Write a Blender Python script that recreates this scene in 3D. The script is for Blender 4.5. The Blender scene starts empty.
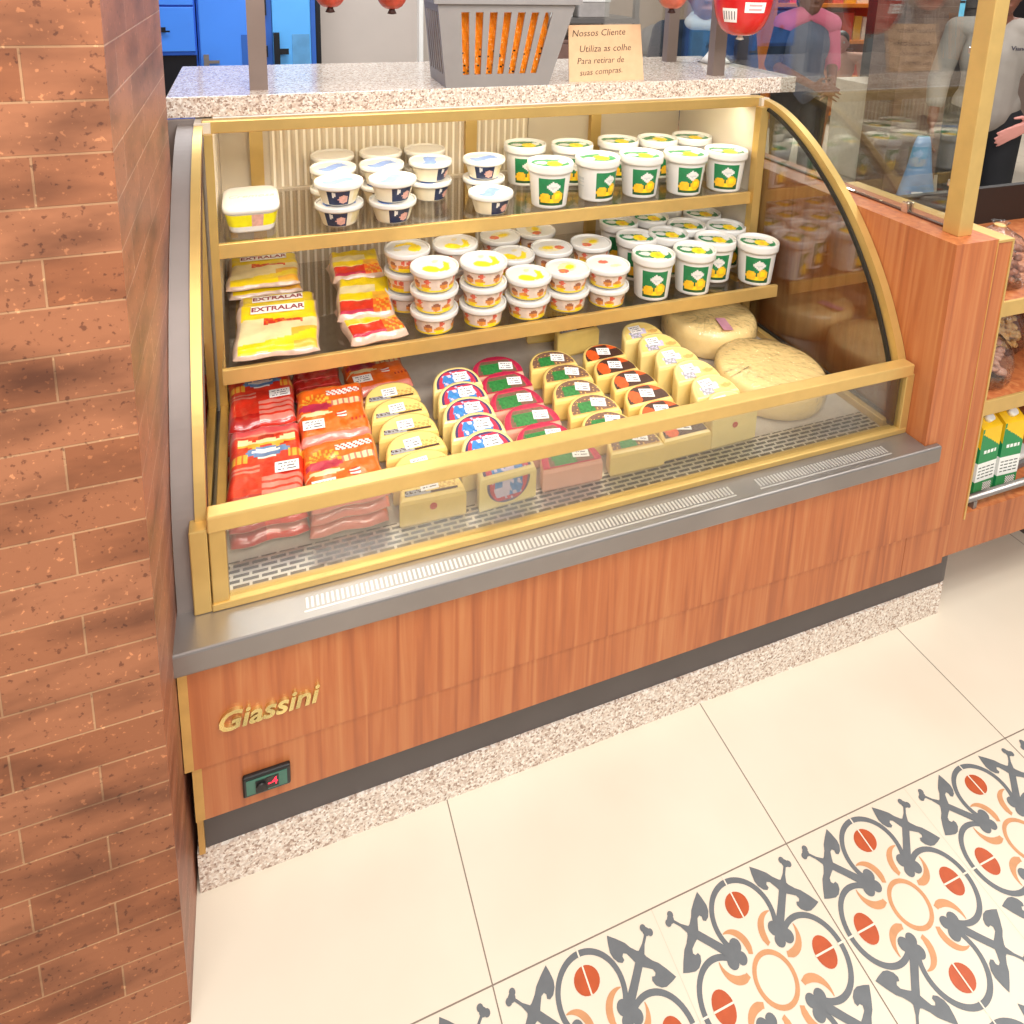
import bpy, bmesh, math, random
from mathutils import Vector, Matrix
random.seed(7)
PI = math.pi
scene = bpy.context.scene
C = scene.collection

# ------------------------------------------------------------------ helpers
def lin(h):
    out = []
    for i in (0, 2, 4):
        c = int(h[i:i+2], 16) / 255
        out.append(c / 12.92 if c <= 0.04045 else ((c + 0.055) / 1.055) ** 2.4)
    return (out[0], out[1], out[2], 1)

def new_mat(name):
    m = bpy.data.materials.new(name); m.use_nodes = True
    nt = m.node_tree
    b = nt.nodes['Principled BSDF']
    return m, nt, b

def mat(name, hexc, rough=0.5, metal=0.0, vary=0.08, scale=30.0, coat=0.0, bump=0.0, bscale=60.0, trans=0.0, spec=None, alpha=None):
    m, nt, b = new_mat(name)
    c = lin(hexc)
    if vary > 0:
        tc = nt.nodes.new('ShaderNodeTexCoord')
        n = nt.nodes.new('ShaderNodeTexNoise'); n.inputs['Scale'].default_value = scale; n.inputs['Detail'].default_value = 3
        nt.links.new(tc.outputs['Object'], n.inputs['Vector'])
        r = nt.nodes.new('ShaderNodeValToRGB')
        r.color_ramp.elements[0].position = 0.3; r.color_ramp.elements[1].position = 0.7
        r.color_ramp.elements[0].color = tuple(x * (1 - vary) for x in c[:3]) + (1,)
        r.color_ramp.elements[1].color = tuple(min(1, x * (1 + vary)) for x in c[:3]) + (1,)
        nt.links.new(n.outputs['Fac'], r.inputs['Fac'])
        nt.links.new(r.outputs['Color'], b.inputs['Base Color'])
    else:
        b.inputs['Base Color'].default_value = c
    b.inputs['Roughness'].default_value = rough
    b.inputs['Metallic'].default_value = metal
    if coat: b.inputs['Coat Weight'].default_value = coat; b.inputs['Coat Roughness'].default_value = 0.12
    if trans: b.inputs['Transmission Weight'].default_value = trans
    if spec is not None: b.inputs['Specular IOR Level'].default_value = spec
    if alpha is not None: b.inputs['Alpha'].default_value = alpha
    if bump > 0:
        tc2 = nt.nodes.new('ShaderNodeTexCoord')
        n2 = nt.nodes.new('ShaderNodeTexNoise'); n2.inputs['Scale'].default_value = bscale; n2.inputs['Detail'].default_value = 4
        nt.links.new(tc2.outputs['Object'], n2.inputs['Vector'])
        bp = nt.nodes.new('ShaderNodeBump'); bp.inputs['Strength'].default_value = bump; bp.inputs['Distance'].default_value = 0.01
        nt.links.new(n2.outputs['Fac'], bp.inputs['Height'])
        nt.links.new(bp.outputs['Normal'], b.inputs['Normal'])
    return m

def glass_mat(name, tint='F4FAF8', refl=1.6, ior=1.5, rough=0.0, bump=0.0, bscale=40, base=0.0):
    m, nt, b = new_mat(name)
    nt.nodes.remove(b)
    out = nt.nodes['Material Output']
    tr = nt.nodes.new('ShaderNodeBsdfTransparent'); tr.inputs['Color'].default_value = lin(tint)
    gl = nt.nodes.new('ShaderNodeBsdfGlossy'); gl.inputs['Roughness'].default_value = rough
    fr = nt.nodes.new('ShaderNodeFresnel'); fr.inputs['IOR'].default_value = ior
    mu = nt.nodes.new('ShaderNodeMath'); mu.operation = 'MULTIPLY_ADD'; mu.use_clamp = True
    mu.inputs[1].default_value = refl; mu.inputs[2].default_value = base
    nt.links.new(fr.outputs['Fac'], mu.inputs[0])
    ge = nt.nodes.new('ShaderNodeNewGeometry'); io = nt.nodes.new('ShaderNodeMath'); io.operation = 'MULTIPLY_ADD'   # both sides of a pane reflect alike
    io.inputs[1].default_value = 1 / ior - ior; io.inputs[2].default_value = ior
    nt.links.new(ge.outputs['Backfacing'], io.inputs[0]); nt.links.new(io.outputs[0], fr.inputs['IOR'])
    mx = nt.nodes.new('ShaderNodeMixShader')
    nt.links.new(mu.outputs[0], mx.inputs['Fac'])
    nt.links.new(tr.outputs[0], mx.inputs[1]); nt.links.new(gl.outputs[0], mx.inputs[2])
    nt.links.new(mx.outputs[0], out.inputs['Surface'])
    if bump:
        tc = nt.nodes.new('ShaderNodeTexCoord')
        n2 = nt.nodes.new('ShaderNodeTexNoise'); n2.inputs['Scale'].default_value = bscale; n2.inputs['Detail'].default_value = 3
        nt.links.new(tc.outputs['Object'], n2.inputs['Vector'])
        bp = nt.nodes.new('ShaderNodeBump'); bp.inputs['Strength'].default_value = bump; bp.inputs['Distance'].default_value = 0.02
        nt.links.new(n2.outputs['Fac'], bp.inputs['Height'])
        nt.links.new(bp.outputs['Normal'], gl.inputs['Normal']); nt.links.new(bp.outputs['Normal'], fr.inputs['Normal'])
    return m

def emit_mat(name, hexc, strength):
    m, nt, b = new_mat(name)
    b.inputs['Base Color'].default_value = lin(hexc)
    b.inputs['Emission Color'].default_value = lin(hexc)
    b.inputs['Emission Strength'].default_value = strength
    return m

def tag(o, label=None, cat=None, group=None, kind=None):
    if label: o['label'] = label
    if cat: o['category'] = cat
    if group: o['group'] = group
    if kind: o['kind'] = kind
    return o

def thing(name, label, cat, loc=(0, 0, 0), rz=0.0, group=None):
    o = bpy.data.objects.new(name, None); C.objects.link(o)
    o.empty_display_size = 0.05
    o.location = loc; o.rotation_euler = (0, 0, rz)
    return tag(o, label, cat, group)

class MB:
    def __init__(s): s.bm = bmesh.new()
    def face(s, pts, mi=0, smooth=False):
        f = s.bm.faces.new([s.bm.verts.new(p) for p in pts]); f.material_index = mi; f.smooth = smooth
        return f
    def hexa(s, p, mi=0):   # p: 8 points, bottom 4 ccw then top 4 ccw
        v = [s.bm.verts.new(q) for q in p]
        for idx in ((3,2,1,0),(4,5,6,7),(0,1,5,4),(1,2,6,5),(2,3,7,6),(3,0,4,7)):
            f = s.bm.faces.new([v[i] for i in idx]); f.material_index = mi
    def box(s, x0, x1, y0, y1, z0, z1, mi=0, bev=0.0, M=None):
        pts = [(x0,y0,z0),(x1,y0,z0),(x1,y1,z0),(x0,y1,z0),(x0,y0,z1),(x1,y0,z1),(x1,y1,z1),(x0,y1,z1)]
        if bev <= 0:
            if M is not None: pts = [M @ Vector(q) for q in pts]
            s.hexa(pts, mi); return
        t = bmesh.new()
        v = [t.verts.new(q) for q in pts]
        for idx in ((3,2,1,0),(4,5,6,7),(0,1,5,4),(1,2,6,5),(2,3,7,6),(3,0,4,7)):
            t.faces.new([v[i] for i in idx])
        bmesh.ops.bevel(t, geom=t.edges[:], offset=bev, segments=2, affect='EDGES', profile=0.5)
        for f in t.faces: f.material_index = mi
        s.join(t, M); t.free()
    def join(s, t, M=None):
        mp = {}
        for v in t.verts: mp[v] = s.bm.verts.new((M @ v.co) if M is not None else v.co)
        for f in t.faces:
            nf = s.bm.faces.new([mp[v] for v in f.verts]); nf.material_index = f.material_index; nf.smooth = f.smooth
    def lathe(s, prof, seg=40, mi=0, c=(0, 0, 0), smooth=True, art=None, sx=1, sy=1, cap0=True, cap1=True):
        rings = []
        for r, z in prof:
            rings.append([s.bm.verts.new((c[0] + r*sx*math.cos(2*PI*k/seg), c[1] + r*sy*math.sin(2*PI*k/seg), c[2] + z)) for k in range(seg)])
        for i in range(len(prof) - 1):
            for k in range(seg):
                f = s.bm.faces.new((rings[i][k], rings[i][(k+1) % seg], rings[i+1][(k+1) % seg], rings[i+1][k]))
                f.smooth = smooth
                f.material_index = art(2*PI*(k+.5)/seg, (prof[i][1]+prof[i+1][1])/2, i) if art else mi
        if cap0: f = s.bm.faces.new(rings[0][::-1]); f.material_index = mi
        if cap1: f = s.bm.faces.new(rings[-1]); f.material_index = mi
    def tube(s, path, r, seg=10, mi=0, cap=True, smooth=True):
        path = [Vector(q) for q in path]; n = len(path)
        rr = r if isinstance(r, (list, tuple)) else [r] * n
        prev = None; rings = []
        for i, q in enumerate(path):
            d = (path[min(i+1, n-1)] - path[max(i-1, 0)]).normalized()
            if prev is None:
                up = Vector((0, 0, 1)) if abs(d.z) < 0.9 else Vector((1, 0, 0))
                a = d.cross(up).normalized()
            else:
                a = (prev - d * prev.dot(d)).normalized()
            prev = a; b = d.cross(a)
            rings.append([s.bm.verts.new(q + (a*math.cos(2*PI*k/seg) + b*math.sin(2*PI*k/seg)) * rr[i]) for k in range(seg)])
        for i in range(n - 1):
            for k in range(seg):
                f = s.bm.faces.new((rings[i][k], rings[i][(k+1) % seg], rings[i+1][(k+1) % seg], rings[i+1][k]))
                f.smooth = smooth; f.material_index = mi
        if cap:
            for q, rev in ((rings[0], True), (rings[-1], False)):
                f = s.bm.faces.new(q[::-1] if rev else q); f.material_index = mi
    def sweep(s, prof, x0, x1, w, mi=0, smooth=False):
        """band following the (y,z) profile, thickness w inwards, from x0 to x1"""
        n = len(prof); A = []
        for i in range(n):
            y, z = prof[i]
            ya, za = prof[max(i-1, 0)]; yb, zb = prof[min(i+1, n-1)]
            t = Vector((yb-ya, zb-za)).normalized(); nn = Vector((t.y, -t.x))
            A.append((y, z, y + nn.x*w, z + nn.y*w))
        V = [[s.bm.verts.new(q) for q in ((x0,a[0],a[1]), (x1,a[0],a[1]), (x1,a[2],a[3]), (x0,a[2],a[3]))] for a in A]
        for i in range(n - 1):
            for k in range(4):
                f = s.bm.faces.new((V[i][k], V[i][(k+1) % 4], V[i+1][(k+1) % 4], V[i+1][k])); f.material_index = mi; f.smooth = smooth
        s.bm.faces.new(V[0][::-1]).material_index = mi; s.bm.faces.new(V[-1]).material_index = mi
    def build(s, name, mats, parent=None, M=None, recalc=True):
        me = bpy.data.meshes.new(name)
        if recalc: bmesh.ops.recalc_face_normals(s.bm, faces=s.bm.faces[:])
        s.bm.to_mesh(me); s.bm.free()
        for m in (mats if isinstance(mats, (list, tuple)) else [mats]): me.materials.append(m)
        o = bpy.data.objects.new(name, me); C.objects.link(o)
        if parent is not None: o.parent = parent
        if M is not None: o.matrix_local = M
        return o

def copy_thing(root, loc, rz, label, group=None):
    r = root.copy(); C.objects.link(r); r.location = loc; r.rotation_euler = (0, 0, rz)
    r['label'] = label
    if group: r['group'] = group
    for ch in [o for o in bpy.data.objects if o.parent == root]:
        c = ch.copy(); C.objects.link(c); c.parent = r
        for g in [o for o in bpy.data.objects if o.parent == ch]:
            d = g.copy(); C.objects.link(d); d.parent = c
    return r

def text_bm(body, size, depth=0.001, shear=0.0, align='CENTER', spacing=1.0, res=3, bold=0.0):
    cu = bpy.data.curves.new('writing', 'FONT'); cu.body = body; cu.size = size; cu.extrude = depth
    cu.shear = shear; cu.align_x = align; cu.align_y = 'CENTER'; cu.space_character = spacing; cu.resolution_u = res
    cu.offset = bold
    o = bpy.data.objects.new('writing', cu); C.objects.link(o)
    dg = bpy.context.evaluated_depsgraph_get(); dg.update()
    me = bpy.data.meshes.new_from_object(o.evaluated_get(dg))
    bm = bmesh.new(); bm.from_mesh(me)
    bpy.data.objects.remove(o); bpy.data.curves.remove(cu); bpy.data.meshes.remove(me)
    return bm

def text_obj(name, body, size, m, M, parent, depth=0.001, **k):
    bm = text_bm(body, size, depth, **k)
    mb = MB(); mb.join(bm); bm.free()
    for f in mb.bm.faces: f.material_index = 0
    return mb.build(name, m, parent, M)

# ------------------------------------------------------------------ materials
M_brass = mat('brass_frame', 'CBA965', 0.38, 0.55, 0.05, 20)
M_brass_bright = mat('brass_edge', 'D6B26C', 0.38, 0.5, 0.05, 25)
M_steel = mat('brushed_steel', '9A9592', 0.38, 0.8, 0.06, 8)
M_steel_soft = mat('grey_sheet_metal', '8A807B', 0.5, 0.4, 0.05, 12)
M_white = mat('white_plastic', 'F6F4F0', 0.35, 0, 0.02, 20)
M_black = mat('black_rubber', '1A1817', 0.5)
M_dark = mat('dark_kick_plate', '57504E', 0.5, 0.1, 0.06, 10)
M_glass = glass_mat('clear_glass', 'F3F6F4', 2.4, 1.5)
M_glass_low = glass_mat('front_glass', 'F6F6F2', 1.3, 1.52, rough=0.22, base=0.06)
M_shelfglass = glass_mat('shelf_glass', 'F6F4F1', 1.0, 1.45)
M_film = glass_mat('clear_film', 'FFFFFF', 0.9, 1.45, 0.12, 0.6, 55)
M_tan = mat('tan_edge_banding', 'C79A55', 0.5, 0.1)

def wood_mat(name, dark, mid, light, rough=0.4, sx=40.0):
    m, nt, b = new_mat(name)
    tc = nt.nodes.new('ShaderNodeTexCoord')
    mp = nt.nodes.new('ShaderNodeMapping'); mp.inputs['Scale'].default_value = (sx, sx, 1.5)
    nt.links.new(tc.outputs['Object'], mp.inputs['Vector'])
    n = nt.nodes.new('ShaderNodeTexNoise'); n.inputs['Scale'].default_value = 1.3; n.inputs['Detail'].default_value = 6; n.inputs['Distortion'].default_value = 0.7
    nt.links.new(mp.outputs[0], n.inputs['Vector'])
    r = nt.nodes.new('ShaderNodeValToRGB')
    e = r.color_ramp.elements
    e[0].position = 0.30; e[0].color = lin(dark); e[1].position = 0.72; e[1].color = lin(light)
    k = e.new(0.5); k.color = lin(mid)
    nt.links.new(n.outputs['Fac'], r.inputs['Fac'])
    nt.links.new(r.outputs['Color'], b.inputs['Base Color'])
    b.inputs['Roughness'].default_value = rough
    return m
M_wood = wood_mat('cherry_wood', '9A5431', 'B2663A', 'C07C4C')

def granite_mat(name, rough=0.12):
    m, nt, b = new_mat(name)
    tc = nt.nodes.new('ShaderNodeTexCoord')
    v = nt.nodes.new('ShaderNodeTexVoronoi'); v.inputs['Scale'].default_value = 260
    n = nt.nodes.new('ShaderNodeTexNoise'); n.inputs['Scale'].default_value = 120; n.inputs['Detail'].default_value = 3
    nt.links.new(tc.outputs['Object'], v.inputs['Vector']); nt.links.new(tc.outputs['Object'], n.inputs['Vector'])
    sp = nt.nodes.new('ShaderNodeSeparateColor'); nt.links.new(v.outputs['Color'], sp.inputs[0])
    r = nt.nodes.new('ShaderNodeValToRGB'); e = r.color_ramp.elements
    r.color_ramp.interpolation = 'CONSTANT'
    e[0].position = 0; e[0].color = lin('A58C7C'); e[1].position = 0.14; e[1].color = lin('CDB8A8')
    for p_, c_ in ((0.36, 'DDCDBE'), (0.62, 'E8DED2'), (0.85, 'F2EAE0')):
        q = e.new(p_); q.color = lin(c_)
    nt.links.new(sp.outputs[0], r.inputs['Fac'])
    mx = nt.nodes.new('ShaderNodeMixRGB'); mx.blend_type = 'MULTIPLY'; mx.inputs['Fac'].default_value = 0.3
    r2 = nt.nodes.new('ShaderNodeValToRGB'); r2.color_ramp.elements[0].position = 0.35; r2.color_ramp.elements[1].position = 0.55
    r2.color_ramp.elements[0].color = lin('8A7468'); r2.color_ramp.elements[1].color = (1, 1, 1, 1)
    nt.links.new(n.outputs['Fac'], r2.inputs['Fac'])
    nt.links.new(r.outputs['Color'], mx.inputs[1]); nt.links.new(r2.outputs['Color'], mx.inputs[2])
    nt.links.new(mx.outputs[0], b.inputs['Base Color'])
    b.inputs['Roughness'].default_value = rough
    return m
M_granite = granite_mat('speckled_granite')

def brick_mat(name, bw, bh, c1, c2, mortar, dark, rough=0.75, msize=0.0022):
    m, nt, b = new_mat(name)
    uv = nt.nodes.new('ShaderNodeUVMap')
    tc = nt.nodes.new('ShaderNodeTexCoord')
    br = nt.nodes.new('ShaderNodeTexBrick')
    br.inputs['Scale'].default_value = 1.0
    br.inputs['Brick Width'].default_value = bw; br.inputs['Row Height'].default_value = bh
    br.inputs['Mortar Size'].default_value = msize; br.inputs['Mortar Smooth'].default_value = 0.3
    br.inputs['Bias'].default_value = 0.0
    br.inputs['Color1'].default_value = lin(c1); br.inputs['Color2'].default_value = lin(c2); br.inputs['Mortar'].default_value = lin(mortar)
    nt.links.new(uv.outputs[0], br.inputs['Vector'])
    # cloudy burnt patches
    mp = nt.nodes.new('ShaderNodeMapping'); mp.inputs['Scale'].default_value = (5, 5, 14)
    nt.links.new(tc.outputs['Object'], mp.inputs['Vector'])
    n = nt.nodes.new('ShaderNodeTexNoise'); n.inputs['Scale'].default_value = 1.0; n.inputs['Detail'].default_value = 4
    nt.links.new(mp.outputs[0], n.inputs['Vector'])
    r = nt.nodes.new('ShaderNodeValToRGB'); r.color_ramp.elements[0].position = 0.45; r.color_ramp.elements[1].position = 0.72
    r.color_ramp.elements[0].color = (1, 1, 1, 1); r.color_ramp.elements[1].color = lin(dark)
    nt.links.new(n.outputs['Fac'], r.inputs['Fac'])
    mx = nt.nodes.new('ShaderNodeMixRGB'); mx.blend_type = 'MULTIPLY'; mx.inputs['Fac'].default_value = 0.85
    nt.links.new(br.outputs['Color'], mx.inputs[1]); nt.links.new(r.outputs['Color'], mx.inputs[2])
    # fine grain, light and dark specks
    n2 = nt.nodes.new('ShaderNodeTexNoise'); n2.inputs['Scale'].default_value = 120; n2.inputs['Detail'].default_value = 3
    nt.links.new(tc.outputs['Object'], n2.inputs['Vector'])
    r2 = nt.nodes.new('ShaderNodeValToRGB'); e = r2.color_ramp.elements
    e[0].position = 0.30; e[0].color = (0.5, 0.44, 0.44, 1); e[1].position = 0.37; e[1].color = (1, 1, 1, 1)
    q = e.new(0.65); q.color = (1, 1, 1, 1); q = e.new(0.71); q.color = (1.7, 1.8, 1.75, 1)
    nt.links.new(n2.outputs['Fac'], r2.inputs['Fac'])
    mx2 = nt.nodes.new('ShaderNodeMixRGB'); mx2.blend_type = 'MULTIPLY'; mx2.inputs['Fac'].default_value = 1
    nt.links.new(mx.outputs[0], mx2.inputs[1]); nt.links.new(r2.outputs['Color'], mx2.inputs[2])
    nt.links.new(mx2.outputs[0], b.inputs['Base Color'])
    b.inputs['Roughness'].default_value = rough
    bp = nt.nodes.new('ShaderNodeBump'); bp.inputs['Strength'].default_value = 0.5; bp.inputs['Distance'].default_value = 0.004
    inv = nt.nodes.new('ShaderNodeMath'); inv.operation = 'SUBTRACT'; inv.inputs[0].default_value = 1
    nt.links.new(br.outputs['Fac'], inv.inputs[1])
    nt.links.new(inv.outputs[0], bp.inputs['Height']); nt.links.new(bp.outputs['Normal'], b.inputs['Normal'])
    return m
M_brick = brick_mat('terracotta_brick', 0.203, 0.0625, 'A56A49', '915737', 'B48762', '7C6A60', msize=0.0016)
M_brick_far = brick_mat('dull_brick', 0.26, 0.09, '8E7467', '7C6257', '9A8578', 'A08F88')

def uv_box(o, u0=0.0, v0=0.0):
    """horizontal run -> u, height -> v"""
    me = o.data; uvl = me.uv_layers.new(name='UVMap')
    for p in me.polygons:
        for li in p.loop_indices:
            co = me.vertices[me.loops[li].vertex_index].co
            if abs(p.normal.x) > 0.5: uvl.data[li].uv = (co.y + u0, co.z + v0)
            else: uvl.data[li].uv = (co.x + u0, co.z + v0)

# ------------------------------------------------------------------ floor
TX0, TW = 0.4578, 0.6
YB = -0.2876
M_floor = None
def floor_mat():
    m, nt, b = new_mat('cream_porcelain')
    tc = nt.nodes.new('ShaderNodeTexCoord')
    n = nt.nodes.new('ShaderNodeTexNoise'); n.inputs['Scale'].default_value = 3.0; n.inputs['Detail'].default_value = 6
    nt.links.new(tc.outputs['Object'], n.inputs['Vector'])
    r = nt.nodes.new('ShaderNodeValToRGB'); r.color_ramp.elements[0].position = 0.3; r.color_ramp.elements[1].position = 0.7
    r.color_ramp.elements[0].color = lin('D2C6B3'); r.color_ramp.elements[1].color = lin('D9CEBC')
    nt.links.new(n.outputs['Fac'], r.inputs['Fac']); nt.links.new(r.outputs['Color'], b.inputs['Base Color'])
    b.inputs['Roughness'].default_value = 0.32
    return m
FM = [floor_mat(), mat('tile_joint', '7E7064', 0.8, 0, 0.05), mat('tile_slate_print', '63676A', 0.4, 0, 0.06, 60), mat('tile_rust_print', 'AE4E28', 0.4, 0, 0.08, 60),
      mat('tile_peach_print', 'BF8A60', 0.4, 0, 0.06, 60), mat('tile_faint_joint', 'C6BAA5', 0.5, 0, 0.02), mat('tile_pale_line', 'DCD1BF', 0.5, 0, 0.02)]
mb = MB()
FX0, FX1, FY0, FY1 = -4.0, 9.0, -2.6, 9.0
mb.face([(FX0, FY0, 0), (FX1, FY0, 0), (FX1, FY1, 0), (FX0, FY1, 0)], 0)
def flat(pts, z, mi): mb.face([(x, y, z) for x, y in pts], mi)
def strip(x0, x1, y0, y1, z, mi): flat([(x0, y0), (x1, y0), (x1, y1), (x0, y1)], z, mi)
JW = 0.0011
k0 = -7
for k in range(-7, 15):
    x = TX0 + TW * k
    strip(x - JW, x + JW, FY0, FY1, 0.0003, 1)
for y in [YB - 0.6, YB] + [0.3124 + 0.6 * j for j in range(0, 14)]:
    strip(FX0, FX1, y - JW, y + JW, 0.00035, 1)
H = 0.15
def motif(cx, cy):
    def P(x, y): return (cx + x * H, cy + y * H)
    def arc(ox, oy, r0, r1, a0, a1, n, mi, z, taper=False):
        outer = []; inner = []
        for i in range(n + 1):
            t = i / n; a = a0 + (a1 - a0) * t
            w = math.sin(PI * t) if taper else 1
            mid = (r0 + r1) / 2; hw = (r1 - r0) / 2 * max(w, 0.06)
            outer.append(P(ox + (mid + hw) * math.cos(a), oy + (mid + hw) * math.sin(a)))
            inner.append(P(ox + (mid - hw) * math.cos(a), oy + (mid - hw) * math.sin(a)))
        for i in range(n):
            flat([outer[i], outer[i+1], inner[i+1], inner[i]], z, mi)
    def disc(ox, oy, r, mi, z, n=20, sx=1, sy=1, rot=0):
        pts = []
        for i in range(n):
            a = 2 * PI * i / n; x, y = r * sx * math.cos(a), r * sy * math.sin(a)
            pts.append(P(ox + x * math.cos(rot) - y * math.sin(rot), oy + x * math.sin(rot) + y * math.cos(rot)))
        flat(pts, z, mi)
    def poly(pts, mi, z): flat([P(*q) for q in pts], z, mi)
    arc(0, 0, 0.205, 0.252, 0, 2 * PI, 36, 4, 0.0006)
    def ell(ox, oy, rx, ry, w, a0, a1, n, rot, mi, z):
        o_, i_ = [], []
        for i in range(n + 1):
            a = a0 + (a1 - a0) * i / n
            for L, d in ((o_, w / 2), (i_, -w / 2)):
                x, y = ox + (rx + d) * math.cos(a), oy + (ry + d) * math.sin(a)
                L.append(P(x * math.cos(rot) - y * math.sin(rot), x * math.sin(rot) + y * math.cos(rot)))
        for i in range(n): flat([o_[i], o_[i+1], i_[i+1], i_[i]], z, mi)
    for q in range(4):
        a = q * PI / 2; ca, sa = math.cos(a), math.sin(a)
        ell(0.57, 0, 0.352, 0.372, 0.058, -2.2, 2.2, 40, a, 2, 0.00065)
        disc(0.69 * ca, 0.69 * sa, 0.148, 3, 0.0007, 24, 0.84, 1.0, a)
        wx = 0.009
        for x0_, x1_, m_ in ((0.56, 0.82, 6), (0.88, 0.99, 6)):
            L = [(x0_, -wx), (x1_, -wx), (x1_, wx), (x0_, wx)]
            poly([(x * ca - y * sa, x * sa + y * ca) for x, y in L], m_, 0.0012)
    for q in range(4):
        a = q * PI / 2
        def R(x, y): return (x * math.cos(a) - y * math.sin(a), x * math.sin(a) + y * math.cos(a))
        for k_, (x, y, r) in enumerate(((0.335, 0.315, 0.085), (0.27, 0.25, 0.062), (0.275, 0.365, 0.068), (0.385, 0.255, 0.068))):
            c = R(x, y); disc(c[0], c[1], r, 2, 0.00075 + 0.00005 * k_, 18)
        poly([R(0.33, 0.40), R(0.36, 0.36), R(0.40, 0.34), R(0.54, 0.48), R(0.65, 0.59), R(0.71, 0.66), R(0.76, 0.74), R(0.83, 0.81), R(0.81, 0.83), R(0.74, 0.76), R(0.66, 0.71), R(0.59, 0.65), R(0.48, 0.54)], 2, 0.001)
        for k_, (x, y, r) in enumerate(((0.835, 0.835, 0.042), (0.875, 0.815, 0.036), (0.815, 0.875, 0.036))):
            c = R(x, y); disc(c[0], c[1], r, 2, 0.00105 + 0.00003 * k_, 12)
        leaf = [(0.705, 0.70), (0.645, 0.725), (0.59, 0.775), (0.55, 0.83), (0.47, 0.895), (0.385, 0.955), (0.365, 0.89), (0.35, 0.81), (0.362, 0.755), (0.40, 0.705), (0.445, 0.685), (0.475, 0.70), (0.468, 0.735), (0.49, 0.755), (0.525, 0.74), (0.56, 0.68), (0.59, 0.62), (0.62, 0.585)]
        poly([R(x, y) for x, y in leaf], 2, 0.0009)
        poly([R(y, x) for x, y in leaf[::-1]], 2, 0.00095)
        for s_ in (0, 1):
            n = 14; o_, i_ = [], []
            for i in range(n + 1):
                t = i / n; aa = 0.15 - 2.1 * t; w_ = 0.010 + 0.068 * math.sin(PI * min(1, t * 0.72)) * (1 if t < 0.9 else 0.8)
                for L, d in ((o_, w_ / 2), (i_, -w_ / 2)):
                    x, y = 0.335 + (0.185 + d) * math.cos(aa), 0.30 + (0.185 + d) * math.sin(aa)
                    L.append(P(*(R(x, y) if s_ == 0 else R(y, x))))
            for i in range(n):
                f_ = [o_[i], o_[i+1], i_[i+1], i_[i]]
                flat(f_ if s_ == 1 else f_[::-1], 0.00055, 4)
for j in range(0, 1):
    for k in range(-2, 9):
        cx = TX0 + 0.15 + 0.3 * k; cy = YB - 0.15 - 0.3 * j
        motif(cx, cy)
        strip(cx + 0.15 - 0.0006, cx + 0.15 + 0.0006, cy - 0.15, cy + 0.15, 0.00028, 5)
for k in range(-2, 9):
    motif(TX0 + 0.15 + 0.3 * k, YB - 0.45)
tag(mb.build('floor', FM, recalc=False), kind='structure')

# ------------------------------------------------------------------ brick pillar at the left
mb = MB(); mb.box(-1.3, -0.006, -0.1695, 0.45, 0, 2.7)
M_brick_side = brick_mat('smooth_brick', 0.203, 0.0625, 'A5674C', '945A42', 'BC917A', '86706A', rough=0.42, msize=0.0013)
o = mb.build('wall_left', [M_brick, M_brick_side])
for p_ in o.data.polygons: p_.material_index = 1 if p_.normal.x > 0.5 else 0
uv_box(o, 0.09 + 0.203 * 20, 0.0625 * 21 + 0.0155); tag(o, kind='structure')
o.data.uv_layers[0]

# ------------------------------------------------------------------ the display case
PROF = [(0.025, 0.57), (0.031, 0.66), (0.041, 0.725), (0.058, 0.775), (0.081, 0.825), (0.111, 0.883), (0.15, 0.945), (0.193, 1.003), (0.24, 1.058), (0.288, 1.105), (0.338, 1.147), (0.395, 1.190), (0.452, 1.225), (0.51, 1.254), (0.565, 1.273), (0.615, 1.282), (0.655, 1.285)]
def finer(P, n=4):
    out = []
    for i in range(len(P) - 1):
        p0, p1, p2, p3 = P[max(i-1, 0)], P[i], P[i+1], P[min(i+2, len(P)-1)]
        for k in range(n):
            t = k / n
            out.append(tuple(0.5 * (2*b + (c-a)*t + (2*a-5*b+4*c-d)*t*t + (3*b-a-3*c+d)*t**3) for a, b, c, d in zip(p0, p1, p2, p3)))
    return out + [P[-1]]
PROF = finer(PROF)
case = thing('display_case', 'long refrigerated cheese display case with curved brass-framed glass ends and wood front', 'display case', (0.8, 0.4, 0))
CI = Matrix.Translation((-0.8, -0.4, 0))
def cpart(mb, name, m, parent=None, label=None):
    o = mb.build(name, m, parent or case)
    if parent is None: o.matrix_local = CI
    if label: o['label'] = label
    return o
# plinth with clipped right corner
mb = MB()
pts = [(0.0, 0.0), (1.80, 0.0), (1.832, 0.03), (1.832, 0.9), (0.0, 0.9)]
b_ = [(x, y, 0.0) for x, y in pts]; t_ = [(x, y, 0.091) for x, y in pts]
mb.face(b_[::-1]); mb.face(t_)
for i in range(5): mb.face([b_[i], b_[(i+1) % 5], t_[(i+1) % 5], t_[i]])
pl_ = mb.build('granite_plinth', M_granite); tag(pl_, 'low speckled granite plinth running under the display case and counter end', 'plinth')
mb = MB()
pts = [(0.008, 0.006), (1.80, 0.006)] + [(1.80 + 0.035 * math.sin(a), 0.041 - 0.035 * math.cos(a)) for a in [PI/2 * i / 6 for i in range(1, 7)]] + [(1.835, 0.88), (0.008, 0.88)]
n = len(pts)
b_ = [(x, y, 0.091) for x, y in pts]; t_ = [(x, y, 0.2029) for x, y in pts]
mb.face(b_[::-1]); mb.face(t_)
for i in range(n): mb.face([b_[i], b_[(i+1) % n], t_[(i+1) % n], t_[i]])
kp_ = mb.build('kick_plate', M_dark, pl_)
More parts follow.
